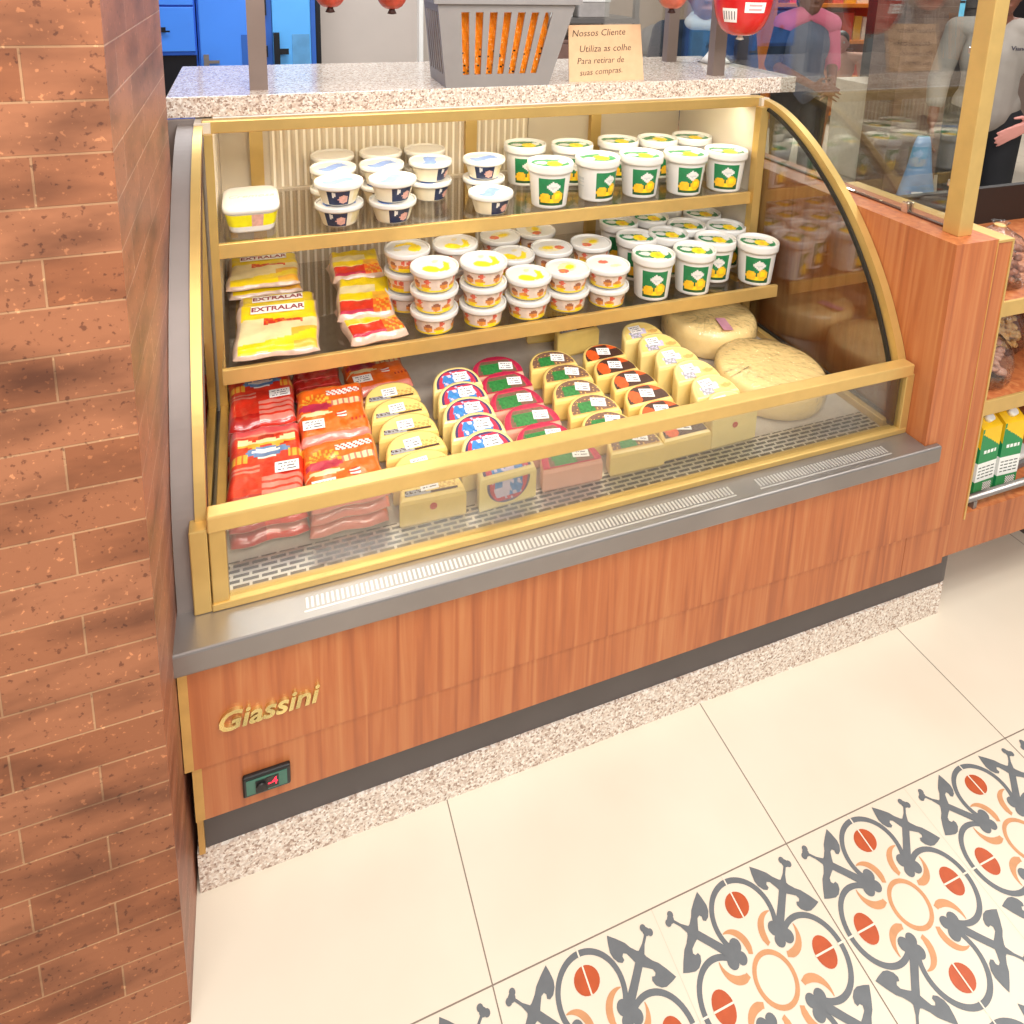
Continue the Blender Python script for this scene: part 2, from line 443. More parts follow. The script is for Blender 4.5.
mb = MB(); mb.box(0.004, 0.014, -0.003, 0.0055, 0.0912, 0.2028); mb.build('corner_trim', M_tan, pl_)
mb = MB(); mb.box(0.010, 1.735, -0.034, 0.02, 0.318, 0.5265); cpart(mb, 'upper_front_panel', M_wood)
mb = MB(); mb.box(0.021, 1.597, -0.0305, 0.02, 0.203, 0.318); cpart(mb, 'lower_front_panel', M_wood)
mb = MB(); mb.box(-0.0045, 0.010, -0.034, 0.3, 0.318, 0.5265); mb.box(0.006, 0.021, -0.0305, 0.3, 0.203, 0.318); cpart(mb, 'panel_edge_strip', M_tan)
mb = MB(); mb.box(0.021, 1.597, 0.02, 0.9, 0.2201, 0.53); cpart(mb, 'base_carcass', M_dark)
# stainless ledge
mb = MB()
mb.box(-0.0145, 1.6045, -0.05, 0.045, 0.527, 0.57, bev=0.004); mb.box(1.598, 1.643, -0.05, -0.0345, 0.527, 0.57, bev=0.004)
mb.box(-0.0045, 0.065, 0.045, 0.62, 0.545, 0.57)
ledge = cpart(mb, 'steel_ledge', M_steel)
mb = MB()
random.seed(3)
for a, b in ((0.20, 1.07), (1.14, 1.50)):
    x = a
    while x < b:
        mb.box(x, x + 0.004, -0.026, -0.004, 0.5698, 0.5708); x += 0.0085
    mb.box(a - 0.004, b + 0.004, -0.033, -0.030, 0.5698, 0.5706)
o = cpart(mb, 'ledge_ribs', mat('bright_rib_metal', 'CBC7C3', 0.35, 0.6)); o['label'] = 'row of bright ribs along the ledge'  # bright raised ribs along the ledge top
# well: deck, walls
mb = MB(); mb.box(0.065, 1.565, 0.045, 1.03, 0.545, 0.5725); cpart(mb, 'deck', mat('deck_steel', 'BDB5AC', 0.4, 0.25))
def grille_mat():
    m, nt, b = new_mat('perforated_grille')
    tc = nt.nodes.new('ShaderNodeTexCoord')
    br = nt.nodes.new('ShaderNodeTexBrick'); br.inputs['Scale'].default_value = 1
    br.inputs['Brick Width'].default_value = 0.032; br.inputs['Row Height'].default_value = 0.0118
    br.inputs['Mortar Size'].default_value = 0.0026; br.inputs['Mortar Smooth'].default_value = 0.05
    br.inputs['Color1'].default_value = lin('221F1D'); br.inputs['Color2'].default_value = lin('2C2826'); br.inputs['Mortar'].default_value = lin('D3CFC8')
    nt.links.new(tc.outputs['Object'], br.inputs['Vector']); nt.links.new(br.outputs['Color'], b.inputs['Base Color'])
    b.inputs['Roughness'].default_value = 0.35
    nt.links.new(br.outputs['Fac'], b.inputs['Metallic'])
    return m
mb = MB(); mb.box(0.07, 1.555, 0.047, 0.112, 0.5725, 0.5745); cpart(mb, 'perforated_grille', grille_mat())
# back wall of the case: fluted panel, plain panel, posts
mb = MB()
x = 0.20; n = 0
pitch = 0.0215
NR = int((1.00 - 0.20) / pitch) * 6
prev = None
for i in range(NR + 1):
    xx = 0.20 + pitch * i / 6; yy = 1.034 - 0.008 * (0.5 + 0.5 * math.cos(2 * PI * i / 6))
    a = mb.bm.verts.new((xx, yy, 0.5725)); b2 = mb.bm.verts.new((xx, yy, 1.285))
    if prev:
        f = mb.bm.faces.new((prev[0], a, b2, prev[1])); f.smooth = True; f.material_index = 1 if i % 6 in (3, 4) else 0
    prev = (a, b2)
cpart(mb, 'fluted_back_panel', [mat('fluted_beige_panel', 'CDBDA4', 0.4, 0, 0.03, 6), mat('fluted_lit_stripe', 'F6EDDA', 0.35, 0, 0.03, 6)])  # paler strips put the lit flutes into the panel's colour
mb = MB(); mb.box(0.065, 0.2, 1.03, 1.045, 0.5725, 1.285); mb.box(1.0, 1.57, 1.03, 1.045, 0.5725, 1.285); mb.box(0.2, 1.0, 1.036, 1.045, 0.5725, 1.285)
cpart(mb, 'back_panel', mat('beige_back_panel', 'C6B8A2', 0.35, 0, 0.04, 3))
mb = MB(); mb.box(0.065, 1.57, 1.022, 1.03, 0.985, 0.997); cpart(mb, 'shelf_reflection', mat('pale_reflection', 'E4DAC8', 0.35, 0.4))  # pale bar stands in for the shelf's reflection on the back wall
for x in (0.163, 0.80, 1.235):
    mb = MB(); mb.box(x - 0.018, x + 0.018, 1.008, 1.03, 0.5725, 1.285); cpart(mb, 'back_upright', M_brass)
# side walls rear (opaque) and glass front part
def side_plate(mb, x0, x1, prof, zb, yb):
    """plate filling below the profile, from its curve back to y=yb"""
    poly = [(y, z) for y, z in prof] + [(yb, prof[-1][1]), (yb, zb), (prof[0][0], zb)]
    mb.face([(x0, y, z) for y, z in poly]); mb.face([(x1, y, z) for y, z in poly][::-1])
    for i in range(len(poly)):
        a, b = poly[i], poly[(i+1) % len(poly)]
        mb.face([(x0, a[0], a[1]), (x1, a[0], a[1]), (x1, b[0], b[1]), (x0, b[0], b[1])])
inner = [(y + 0.012, z - 0.012) for y, z in PROF if y < 0.60]
mb = MB(); side_plate(mb, 1.582, 1.588, inner, 0.572, 0.605); cpart(mb, 'side_glass', M_glass)
mb = MB(); side_plate(mb, 0.040, 0.046, inner, 0.572, 0.605); cpart(mb, 'side_glass', M_glass)
M_sidewall = mat('beige_side_wall', 'CFC3B2', 0.3, 0, 0.03, 4)
mb = MB(); mb.box(1.572, 1.600, 0.61, 1.03, 0.545, 1.285); cpart(mb, 'rear_side_wall', M_sidewall)
mb = MB(); mb.box(0.03, 0.0645, 0.61, 1.045, 0.545, 1.285); cpart(mb, 'rear_side_wall', M_sidewall)
# brass arches
for x0, x1 in ((1.581, 1.604), (0.031, 0.049)):
    mb = MB(); mb.sweep(PROF, x0, x1, 0.022); cpart(mb, 'arch_frame', M_brass)
mb = MB(); mb.sweep([(y + 0.020, z - 0.012) for y, z in PROF[:-8]], 1.575, 1.581, 0.010); cpart(mb, 'arch_seal', M_black)
mb = MB(); mb.sweep([(y + 0.020, z - 0.012) for y, z in PROF[:-8]], 0.046, 0.051, 0.008); cpart(mb, 'arch_seal', mat('seal_reflection_brown', '4A2A20', 0.4))  # brown puts the products' reflection in the side glass into the seal's colour
# grey filler between pillar and left arch
mb = MB(); mb.sweep([(y + 0.006, z - 0.004) for y, z in PROF], -0.0045, 0.0305, 0.004); mb.box(-0.026, 0.0295, 0.64, 0.66, 0.3, 1.2885); cpart(mb, 'filler_sheet', M_steel_soft)
# posts, lower frame
mb = MB(); mb.box(1.580, 1.6045, 0.018, 0.05, 0.57, 0.725, bev=0.002); cpart(mb, 'front_post', M_brass)
mb = MB(); mb.box(0.022, 0.050, 0.018, 0.05, 0.57, 0.73, bev=0.002); mb.box(0.0515, 0.078, 0.02, 0.045, 0.57, 0.73, bev=0.002); cpart(mb, 'front_post', M_brass)
mb = MB(); mb.box(0.05, 1.598, 0.016, 0.048, 0.722, 0.752, bev=0.003); cpart(mb, 'middle_rail', M_brass_bright)
mb = MB(); mb.box(0.05, 1.60, 0.016, 0.042, 0.57, 0.583, bev=0.002); cpart(mb, 'lower_rail', M_brass)
mb = MB(); mb.box(0.078, 1.580, 0.027, 0.033, 0.583, 0.722); cpart(mb, 'front_glass', M_glass_low)
mb = MB(); mb.box(1.571, 1.580, 0.034, 0.05, 0.583, 0.722); cpart(mb, 'glass_seal', M_black)
mb = MB(); mb.box(1.558, 1.583, 0.048, 0.61, 0.5725, 0.592, bev=0.002); cpart(mb, 'base_rail', M_brass)
mb = MB(); mb.box(0.050, 0.07, 0.048, 0.61, 0.5725, 0.592, bev=0.002); cpart(mb, 'base_rail', M_brass)
mb = MB(); mb.box(1.575, 1.582, 0.05, 0.61, 0.588, 0.600); cpart(mb, 'bottom_seal', M_black)
mb = MB(); mb.box(1.556, 1.584, 0.588, 0.614, 0.5725, 1.262); cpart(mb, 'rear_upright', M_brass)
mb = MB(); mb.box(0.05, 0.068, 0.592, 0.61, 0.5725, 1.262); cpart(mb, 'rear_upright', M_brass)
mb = MB(); mb.box(0.045, 1.592, 0.622, 0.652, 1.258, 1.2885, bev=0.003); cpart(mb, 'top_rail', M_brass)
# light tube under the top
mb = MB(); mb.tube([(0.1, 0.69, 1.268), (1.54, 0.69, 1.268)], 0.009, 12); cpart(mb, 'light_tube', emit_mat('warm_tube', 'FFE3AE', 4.0))
mb = MB(); mb.box(0.068, 1.57, 0.66, 1.045, 1.279, 1.2885); cpart(mb, 'ceiling_panel', M_white)
# shelves
for y0, z, n in ((0.6, 0.998, 'upper'), (0.45, 0.763, 'lower')):
    mb = MB(); mb.box(0.066, 1.562, y0 + 0.012, 1.005, z - 0.008, z)
    s = cpart(mb, 'shelf', M_shelfglass); s['label'] = n + ' glass shelf'
    mb = MB(); mb.box(0.066, 1.561, y0, y0 + 0.012, z - 0.034, z + 0.002, bev=0.0015)
    e = cpart(mb, 'shelf_edge', M_brass_bright, s); e['label'] = 'brass front edge of the ' + n + ' shelf'
    for x in (0.10, 0.80, 1.50):
        mb = MB(); mb.box(x - 0.008, x + 0.008, y0 + 0.1, 1.008, z - 0.022, z - 0.008); cpart(mb, 'shelf_bracket', M_brass, s)
# letters
M_gold = mat('polished_gold', 'E6D08A', 0.15, 0.85, 0.1, 40)
def wallM(x, y, z, rot=0.0): return Matrix.Translation((x, y, z)) @ Matrix.Rotation(rot, 4, 'Y') @ Matrix.Rotation(PI/2, 4, 'X')
text_obj('logo_letters', 'Giassini', 0.053, M_gold, CI @ wallM(0.129, -0.037, 0.402, -0.02), case, 0.003, shear=0.25, bold=0.0012)
# controller
mb = MB(); mb.box(0.083, 0.162, -0.040, -0.0305, 0.230, 0.272, bev=0.003); ctl = cpart(mb, 'controller', mat('black_controller', '161616', 0.35))
mb = MB(); mb.box(0.089, 0.156, -0.0412, -0.040, 0.236, 0.266); cpart(mb, 'controller_face', mat('green_controller_face', '3E6B5A', 0.4), ctl)
mb = MB(); mb.box(0.104, 0.124, -0.0425, -0.0412, 0.238, 0.262); mb.tube([(0.113, -0.0412, 0.25), (0.113, -0.0465, 0.25)], 0.008, 16); cpart(mb, 'controller_knob', M_black, ctl)
mb = MB(); mb.box(0.122, 0.142, -0.0422, -0.0412, 0.240, 0.263); dsp = cpart(mb, 'controller_display', mat('dark_display', '1A0808', 0.2), ctl)
text_obj('display_digits', '-4', 0.021, emit_mat('red_digits', 'FF2038', 3.0), wallM(0.132, -0.0424, 0.2515), ctl, 0.0002)

# ------------------------------------------------------------------ granite top
mb = MB(); mb.box(-0.028, 1.740, 0.6646, 1.183, 1.2888, 1.3372, bev=0.002)
tag(mb.build('granite_countertop', M_granite), 'pale speckled granite slab forming the counter top above the display case', 'countertop')
GZ = 1.3372
# guard posts and rails on the granite
M_post = mat('brushed_grey_post', '8E7D74', 0.45, 0.5, 0.05, 10)
gp = thing('guard_frame', 'grey metal guard posts and hanging rail standing on the granite counter', 'guard frame', (0.8, 0.8, GZ))
GI = Matrix.Translation((-0.8, -0.8, -GZ))
def gpart(mb, name, m):
    o = mb.build(name, m, gp); o.matrix_local = GI; return o
for x, y, w in ((0.173, 0.745, 0.021), (1.497, 0.742, 0.021), (1.533, 1.06, 0.02)):
    mb = MB(); mb.box(x - w, x + w, y - 0.015, y + 0.015, GZ, 2.05); gpart(mb, 'post', M_post)
mb = MB(); mb.tube([(0.05, 0.58, 1.96), (1.62, 0.58, 1.96)], 0.012, 12); gpart(mb, 'hanging_rail', M_steel)
for x in (0.173, 1.497):
    mb = MB(); mb.box(x - 0.01, x + 0.01, 0.575, 0.735, 1.950, 1.97); gpart(mb, 'rail_bracket', M_steel)
mb = MB(); mb.box(0.15, 1.55, 0.735, 0.755, 2.03, 2.05); mb.box(1.52, 1.55, 0.74, 1.07, 2.03, 2.05); gpart(mb, 'top_bar', M_post)

# ------------------------------------------------------------------ hanging sausages and ham
M_redham = mat('red_ham_casing', 'CF1F22', 0.22, 0, 0.12, 14, coat=0.4, bump=0.25, bscale=25)
M_redsaus = mat('dry_sausage', 'B5402E', 0.4, 0, 0.3, 30, coat=0.3, bump=0.6, bscale=40)
M_knot = mat('dark_knot', '3A1B14', 0.6)
M_pinkham = mat('pale_ham_net', 'C8604B', 0.35, 0, 0.25, 26, coat=0.5, bump=0.4, bscale=30)
M_label = mat('paper_label', 'F4F0EC', 0.6, 0, 0.02)
M_ink = mat('label_ink', '4A4650', 0.6, 0, 0.0)
M_bag = glass_mat('milky_film', 'FFFFFF', 1.4, 1.45, 0.25, 0.8, 30, base=0.08)
M_string = mat('white_string', 'E6DDCE', 0.8)
def hang(name, label, x, y, zb, r, L, m, cat, knot, group, sy=1.0):
    t = thing(name, label, cat, (x, y, zb), 0, group)
    mb = MB()
    prof = []
    for i in range(19):
        a = PI * i / 18; z = L/2 - L/2 * math.cos(a); rr = r * (math.sin(a) ** 0.62) if 0 < i < 18 else 0.004
        prof.append((max(rr, 0.004), z + 0.012))
    mb.lathe(prof, 32, sy=sy); mb.build('casing', m, t)
    mb = MB(); mb.lathe([(0.003, 0.0), (0.011, 0.002), (0.007, 0.010), (0.006, 0.016), (0.012, 0.02)], 12); mb.build('knot', knot, t)
    mb = MB(); mb.tube([(0, 0, L + 0.005), (0, 0, 1.96 - zb + 0.013)], 0.0025, 8); mb.build('string', M_string, t)
    return t
t = hang('ham', 'big glossy red ham with white labels hanging beside the right front post', 1.450, 0.58, 1.462, 0.082, 0.27, M_redham, 'ham', M_string, None)
for (u0, u1, z0, z1, nm) in ((-2.95, -2.40, 0.052, 0.090, 'barcode_label'), (-2.20, -1.30, 0.118, 0.20, 'white_label'), (-2.15, -1.40, 0.080, 0.108, 'white_label')):
    mb = MB()
    def rad(z):
        a = math.acos(max(-1, min(1, 1 - 2 * (z - 0.012) / 0.27))); return 0.082 * math.sin(a) ** 0.62 + 0.0012
    nn = 16
    for i in range(nn):
        for j in range(5):
            a0 = u0 + (u1 - u0) * i / nn; a1 = u0 + (u1 - u0) * (i + 1) / nn
            za = z0 + (z1 - z0) * j / 5; zb = z0 + (z1 - z0) * (j + 1) / 5
            mi = 1 if (nm == 'barcode_label' and i % 3 == 1 and 0 < j < 4) else 0
            if nm == 'white_label' and j in (1, 3) and 2 < i < 13: mi = 2
            mb.face([(rad(za) * math.cos(a0), rad(za) * math.sin(a0), za), (rad(za) * math.cos(a1), rad(za) * math.sin(a1), za), (rad(zb) * math.cos(a1), rad(zb) * math.sin(a1), zb), (rad(zb) * math.cos(a0), rad(zb) * math.sin(a0), zb)], mi, True)
    mb.build(nm, [M_label, M_ink, mat('label_red_ink', 'D9A5A5', 0.6)], t)
hang('sausage', 'dark red dry sausage hanging leftmost beside the blue door', 0.330, 0.58, 1.534, 0.046, 0.24, M_redsaus, 'sausage', M_knot, 'sausages on the hanging rail')
hang('sausage', 'dark red dry sausage hanging just left of the grey basket', 0.470, 0.58, 1.531, 0.046, 0.24, M_redsaus, 'sausage', M_knot, 'sausages on the hanging rail')
hang('sausage', 'pale netted orange-red sausage hanging above the cardboard sign', 1.222, 0.58, 1.535, 0.05, 0.24, M_pinkham, 'sausage', M_knot, 'sausages on the hanging rail')

# ------------------------------------------------------------------ grey basket and its contents
M_bask = mat('grey_basket_plastic', '8F8A88', 0.5, 0, 0.04, 20)
bk = thing('basket', 'grey slotted plastic basket standing on the granite counter', 'basket', (0.77, 0.78, GZ))
BI = Matrix.Translation((-0.77, -0.78, -GZ))
def bil(P, u, v):
    a = P[0].lerp(P[1], u); b = P[3].lerp(P[2], u); return a.lerp(b, v)
def slab(mb, P, u0, u1, v0, v1, th):
    nrm = (P[1] - P[0]).cross(P[3] - P[0]).normalized() * th
    q = [bil(P, u0, v0), bil(P, u1, v0), bil(P, u1, v1), bil(P, u0, v1)]
    mb.hexa([q[0], q[1], q[1] - nrm, q[0] - nrm, q[3], q[2], q[2] - nrm, q[3] - nrm])
bot = [Vector((0.625, 0.668, GZ)), Vector((0.910, 0.668, GZ)), Vector((0.910, 0.86, GZ)), Vector((0.632, 0.86, GZ))]
top = [Vector((0.592, 0.64, 1.575)), Vector((0.975, 0.64, 1.575)), Vector((0.972, 0.87, 1.575)), Vector((0.612, 0.87, 1.575))]
mb = MB()
for i, ns in ((0, 7), (1, 6), (2, 7), (3, 6)):
    j = (i + 1) % 4
    P = [bot[i], bot[j], top[j], top[i]]
    slab(mb, P, 0, 1, 0, 0.14, 0.004); slab(mb, P, 0, 1, 0.82, 1, 0.004)
    mrg = 0.16 if i in (0, 2) else 0.10
    wslot = (1 - 2 * mrg) / (ns + (ns - 1) * 0.85); wbar = wslot * 0.85
    slab(mb, P, 0, mrg, 0.14, 0.82, 0.004); slab(mb, P, 1 - mrg, 1, 0.14, 0.82, 0.004)
    for k in range(ns - 1):
        u = mrg + wslot + k * (wslot + wbar); slab(mb, P, u, u + wbar, 0.14, 0.82, 0.004)
mb.hexa([q for q in bot] + [q + Vector((0, 0, 0.005)) for q in bot])
o = mb.build('basket_body', M_bask, bk); o.matrix_local = BI
mb = MB()
for i in range(4):
    j = (i + 1) % 4
    a, b = top[i], top[j]
    d = (b - a).normalized(); out = d.cross(Vector((0, 0, 1)))
    a2, b2 = a - d * 0.008, b + d * 0.008
    mb.hexa([a2 - out * 0.006 - Vector((0, 0, 0.022)), a2 + out * 0.008 - Vector((0, 0, 0.022)), b2 + out * 0.008 - Vector((0, 0, 0.022)), b2 - out * 0.006 - Vector((0, 0, 0.022)), a2 - out * 0.006, a2 + out * 0.008, b2 + out * 0.008, b2 - out * 0.006])
o = mb.build('basket_rim', M_bask, bk); o.matrix_local = BI
M_orange = mat('orange_plastic', 'FF9A20', 0.4, 0, 0.03, 14)
ob = thing('bag_bundle', 'bundle of bright orange printed bags inside the grey basket', 'plastic bags', (0.775, 0.725, GZ + 0.0055))
mb = MB()
def soft_slab(mb, x0, x1, y0, y1, z0, z1, nx, nz, art, wob=0.004):
    random.seed(5)
    V = [[mb.bm.verts.new((x0 + (x1-x0)*i/nx, y0 + wob*math.sin(i*1.7+j*0.6), z0 + (z1-z0)*j/nz)) for i in range(nx+1)] for j in range(nz+1)]
    W = [[mb.bm.verts.new((x0 + (x1-x0)*i/nx, y1, z0 + (z1-z0)*j/nz)) for i in range(nx+1)] for j in range(nz+1)]
    for j in range(nz):
        for i in range(nx):
            f = mb.bm.faces.new((V[j][i], V[j][i+1], V[j+1][i+1], V[j+1][i])); f.material_index = art((i+.5)/nx, (j+.5)/nz)
            mb.bm.faces.new((W[j][i+1], W[j][i], W[j+1][i], W[j+1][i+1]))
    for i in range(nx):
        mb.bm.faces.new((V[0][i+1], V[0][i], W[0][i], W[0][i+1])); mb.bm.faces.new((V[nz][i], V[nz][i+1], W[nz][i+1], W[nz][i]))
    for j in range(nz):
        mb.bm.faces.new((V[j][0], V[j+1][0], W[j+1][0], W[j][0])); mb.bm.faces.new((V[j+1][nx], V[j][nx], W[j][nx], W[j+1][nx]))
random.seed(11)
marks = {(random.randint(0, 59), random.randint(4, 30)) for _ in range(150)}
def art_or(u, v):
    i, j = int(u*60), int(v*44)
    if v < 0.10: return 1
    if 0.26 < v < 0.34 and (i, j) in marks: return 2
    if v < 0.45 and (i, j) in marks: return 1
    return 0
soft_slab(mb, -0.140, 0.135, -0.038, 0.03, 0.0, 0.205, 60, 44, art_or)
mb.build('bags', [M_orange, M_black, mat('pale_orange_print', 'FFD9A0', 0.5)], ob)
M_blueroll = mat('blue_roll', '3E4F7C', 0.4, 0, 0.2, 50); M_redroll = mat('red_roll', 'A04A55', 0.4, 0, 0.2, 50); M_greyroll = mat('silver_roll', 'B9BCC6', 0.25, 0.3, 0.2, 60)
for i, (x, y, m_, lb) in enumerate(((0.668, 0.772, M_blueroll, 'blue bag roll standing at the left end inside the grey basket'), (0.672, 0.825, M_redroll, 'dull red bag roll standing behind the blue roll inside the grey basket'), (0.745, 0.815, M_greyroll, 'silver bag roll standing behind the orange bags in the basket'))):
    mb = MB(); mb.tube([(0, 0, 0), (0, 0, 0.19)], 0.025, 24); mb.tube([(0, 0, 0.19), (0, 0, 0.1905)], 0.008, 12)
    o = mb.build('bag_roll', m_); o.location = (x, y, GZ + 0.0055); tag(o, lb, 'bag roll', 'rolls in the grey basket')
# cardboard sign
sg = thing('sign', 'handwritten tan cardboard sign leaning beside the grey basket', 'sign', (1.104, 0.700, GZ))
ang = math.atan2(0.035, 0.16)
SM = Matrix.Rotation(-ang, 4, 'X')
mb = MB(); mb.hexa([(-0.118, 0, 0), (0.118, 0, 0), (0.118, 0.003, 0), (-0.118, 0.003, 0), (-0.112, 0, 0.158), (0.116, 0, 0.160), (0.116, 0.003, 0.160), (-0.112, 0.003, 0.158)])
bd = mb.build('cardboard', mat('tan_cardboard', 'DDB58C', 0.8, 0, 0.05, 40), sg, SM)
mb = MB(); mb.hexa([(-0.03, 0.055, 0), (0.03, 0.055, 0), (0.03, 0.059, 0.0), (-0.03, 0.059, 0.0), (-0.03, 0.0245, 0.1), (0.03, 0.0245, 0.1), (0.03, 0.028, 0.1), (-0.03, 0.028, 0.1)])
mb.build('stand_flap', mat('tan_cardboard_back', 'C9A078', 0.8), sg, Matrix.Identity(4))
M_pen = mat('brown_pen', '3B241C', 0.7, 0, 0)
for s, x, z, sz, rt in (('Nossos Cliente', -0.02, 0.136, 0.027, -0.03), ('Utiliza as colhe', -0.002, 0.092, 0.027, -0.02), ('Para retirar de', -0.018, 0.058, 0.025, -0.02), ('suas compras.', -0.018, 0.027, 0.024, -0.05)):
    text_obj('handwriting', s, sz, M_pen, SM @ wallM(x, -0.0004, z, rt), sg, 0.0003, shear=0.22, res=2, bold=-0.0002)
# folded white tissue/paper lying by the right post
mb = MB()
random.seed(2)
G = [[mb.bm.verts.new((-0.05 + 0.1*i/6, -0.04 + 0.08*j/4, 0.002 + (0.03 + 0.012*math.sin(i*2.1+j*1.3)) * (1 - abs(2*i/6-1)**3) * (1 - abs(2*j/4-1)**3))) for i in range(7)] for j in range(5)]
for j in range(4):
    for i in range(6): mb.bm.faces.new((G[j][i], G[j][i+1], G[j+1][i+1], G[j+1][i])).smooth = True
mb.bm.faces.new([G[0][i] for i in range(7)][::-1] + [G[j][0] for j in range(1, 5)] + [G[4][i] for i in range(1, 7)] + [G[j][6] for j in range(3, 0, -1)])
o = mb.build('paper_napkin', M_label); o.location = (1.68, 1.00, GZ); tag(o, 'crumpled white paper napkin on the right end of the granite counter', 'napkin')

# ------------------------------------------------------------------ goods: cups and tubs
def aw(th):   # angle away from the front (-Y)
    a = th - 1.5 * PI
    while a < -PI: a += 2 * PI
    while a > PI: a -= 2 * PI
    return a
def inl(x, y, cx, cy, rx, ry): return ((x - cx) / rx) ** 2 + ((y - cy) / ry) ** 2 < 1
M_cupw = mat('cup_white', 'DEDBD6', 0.3, 0, 0.015, 20, coat=0.3)
M_green = mat('print_green', '1F7A4A', 0.35, 0, 0.12, 90); M_yel = mat('print_yellow', 'F2D21E', 0.35, 0, 0.12, 90)
M_dkgreen = mat('print_dark_green', '22522E', 0.35, 0, 0.2, 120); M_grey = mat('print_grey', 'C4C6C4', 0.4, 0, 0.1, 80)
M_lemon = mat('print_lemon', 'F0B929', 0.35, 0, 0.15, 90)
GM = [M_cupw, M_green, M_yel, M_dkgreen, M_grey, M_lemon]
def disc_art(mb, r, z, art, nr=12, ns=48, flip=False):
    rings = [[mb.bm.verts.new((r * (i + 1) / nr * math.cos(2*PI*k/ns), r * (i + 1) / nr * math.sin(2*PI*k/ns), z)) for k in range(ns)] for i in range(nr)]
    c = mb.bm.verts.new((0, 0, z))
    for k in range(ns):
        a = 2*PI*(k+.5)/ns
        f = mb.bm.faces.new((c, rings[0][k], rings[0][(k+1) % ns])); f.material_index = art(0.5/nr*math.cos(a), 0.5/nr*math.sin(a))
    for i in range(nr - 1):
        for k in range(ns):
            a = 2*PI*(k+.5)/ns; q = (i + 1.5) / nr
            f = mb.bm.faces.new((rings[i][k], rings[i+1][k], rings[i+1][(k+1) % ns], rings[i][(k+1) % ns])); f.material_index = art(q*math.cos(a), q*math.sin(a))
def lid_mesh(mb, r, z0, h, art, mi=0):
    mb.lathe([(r*0.955, z0), (r*0.985, z0), (r, z0+h*0.25), (r, z0+h*0.75), (r*0.985, z0+h), (r*0.93, z0+h), (r*0.90, z0+h*0.70)], 48, mi, cap0=True, cap1=False)
    disc_art(mb, r*0.90, z0+h*0.70, art)
def body_mesh(mb, r0, r1, z1, art, n=26, seg=72):
    prof = [(r0*0.93, 0.0), (r0, 0.003)] + [(r0 + (r1-r0)*(i/n), 0.003 + (z1-0.003)*(i/n)) for i in range(1, n+1)]
    mb.lathe(prof, seg, 0, art=art)
def art_green_body(th, z, i):
    a = aw(th); v = (z - 0.010) / 0.078
    if abs(a) < 0.72 and 0 < v < 1:
        if v < 0.10: return 3
        if inl(a, v, -0.36, 0.27, 0.30, 0.20): return 5
        if inl(a, v, 0.32, 0.33, 0.30, 0.22): return 2 if inl(a, v, 0.32, 0.36, 0.16, 0.12) else 5
        if inl(a, v, 0.02, 0.16, 0.2, 0.12): return 2
        d = abs(a - 0.08) / 0.42 + abs(v - 0.70) / 0.20
        if d < 1: return 4 if d < 0.45 and int(z*400) % 2 else 0
        return 1 if v > 0.42 else 3
    if 1.35 < a < 2.1 and 0.1 < v < 0.9 and int(z*330) % 3 == 0: return 4
    if -2.1 < a < -1.4 and 0.3 < v < 0.8 and int(z*330) % 2 == 0: return 4
    return 0
def art_green_lid(kind):
    def f(x, y):
        r = math.hypot(x, y)
        if r > 0.93: return 0
        if inl(x, y, 0.18, -0.05, 0.36, 0.42): return 2 if not inl(x, y, 0.2, 0.0, 0.1, 0.2) else 5
        if inl(x, y, -0.42, 0.08, 0.30, 0.26): return 0
        if inl(x, y, 0.62, 0.25, 0.2, 0.3): return 0
        if kind == 0: return 1 if (abs(y - 0.1 * x) < 0.72) else 0
        return 1 if abs(y) < 0.45 else 0
    return f
def make_cup(name, label, cat, group, mats, r0, r1, zb, rl, h, bart, lart):
    t = thing(name, label, cat, (0, 0, 0), 0, group)
    mb = MB(); body_mesh(mb, r0, r1, zb, bart); mb.build('cup_body', mats, t)
    mb = MB(); lid_mesh(mb, rl, zb - 0.004, h - zb + 0.004, lart); mb.build('lid', mats, t)
    return t
ORD = ['first', 'second', 'third', 'fourth', 'fifth', 'sixth']
GREEN_UP = [('front', [(0.926, 0.672, 0.1), (1.081, 0.690, 1.0), (1.222, 0.686, 0.35), (1.363, 0.668, 0.45), (1.503, 0.664, 0.0)]),
            ('back', [(0.933, 0.885, 0.15), (1.075, 0.850, 0.2), (1.240, 0.862, 0.35), (1.374, 0.848, 1.5), (1.505, 0.850, 0.3)])]
GREEN_LO = [('front', [(1.176, 0.512, 0.05), (1.306, 0.507, 0.0), (1.413, 0.560, 0.05), (1.521, 0.506, -0.1)]),
            ('middle', [(1.195, 0.640, 0.2), (1.300, 0.634, 0.1), (1.395, 0.682, 0.3), (1.508, 0.640, 0.2)]),
            ('back', [(1.205, 0.766, 0.1), (1.323, 0.776, 0.2), (1.415, 0.846, 0.1), (1.508, 0.764, 0.3)])]
proto_g = None
M_blue_lid = mat('lid_pale_blue', 'B9CDEB', 0.35, 0, 0.15, 40)
RS = random.Random(21)
def place(proto, mk, lst):
    pass
first = True
for row, L in GREEN_UP:
    for i, (x, y, rz) in enumerate(L):
        rz = rz * 0.6 - 0.8 * math.atan2(x - 0.145, y + 1.1)
        lb = f'tall white lemon label cup, {ORD[i]} from left, {row} row of upper shelf'
        if first:
            proto_g = make_cup('dessert_cup', lb, 'food cup', 'tall green label cups on the upper shelf', GM, 0.049, 0.0585, 0.104, 0.0645, 0.125, art_green_body, art_green_lid(0)); proto_g.location = (x, y, 0.998); proto_g.rotation_euler.z = rz; first = False
        else: copy_thing(proto_g, (x, y, 0.998), rz, lb, 'tall green label cups on the upper shelf')
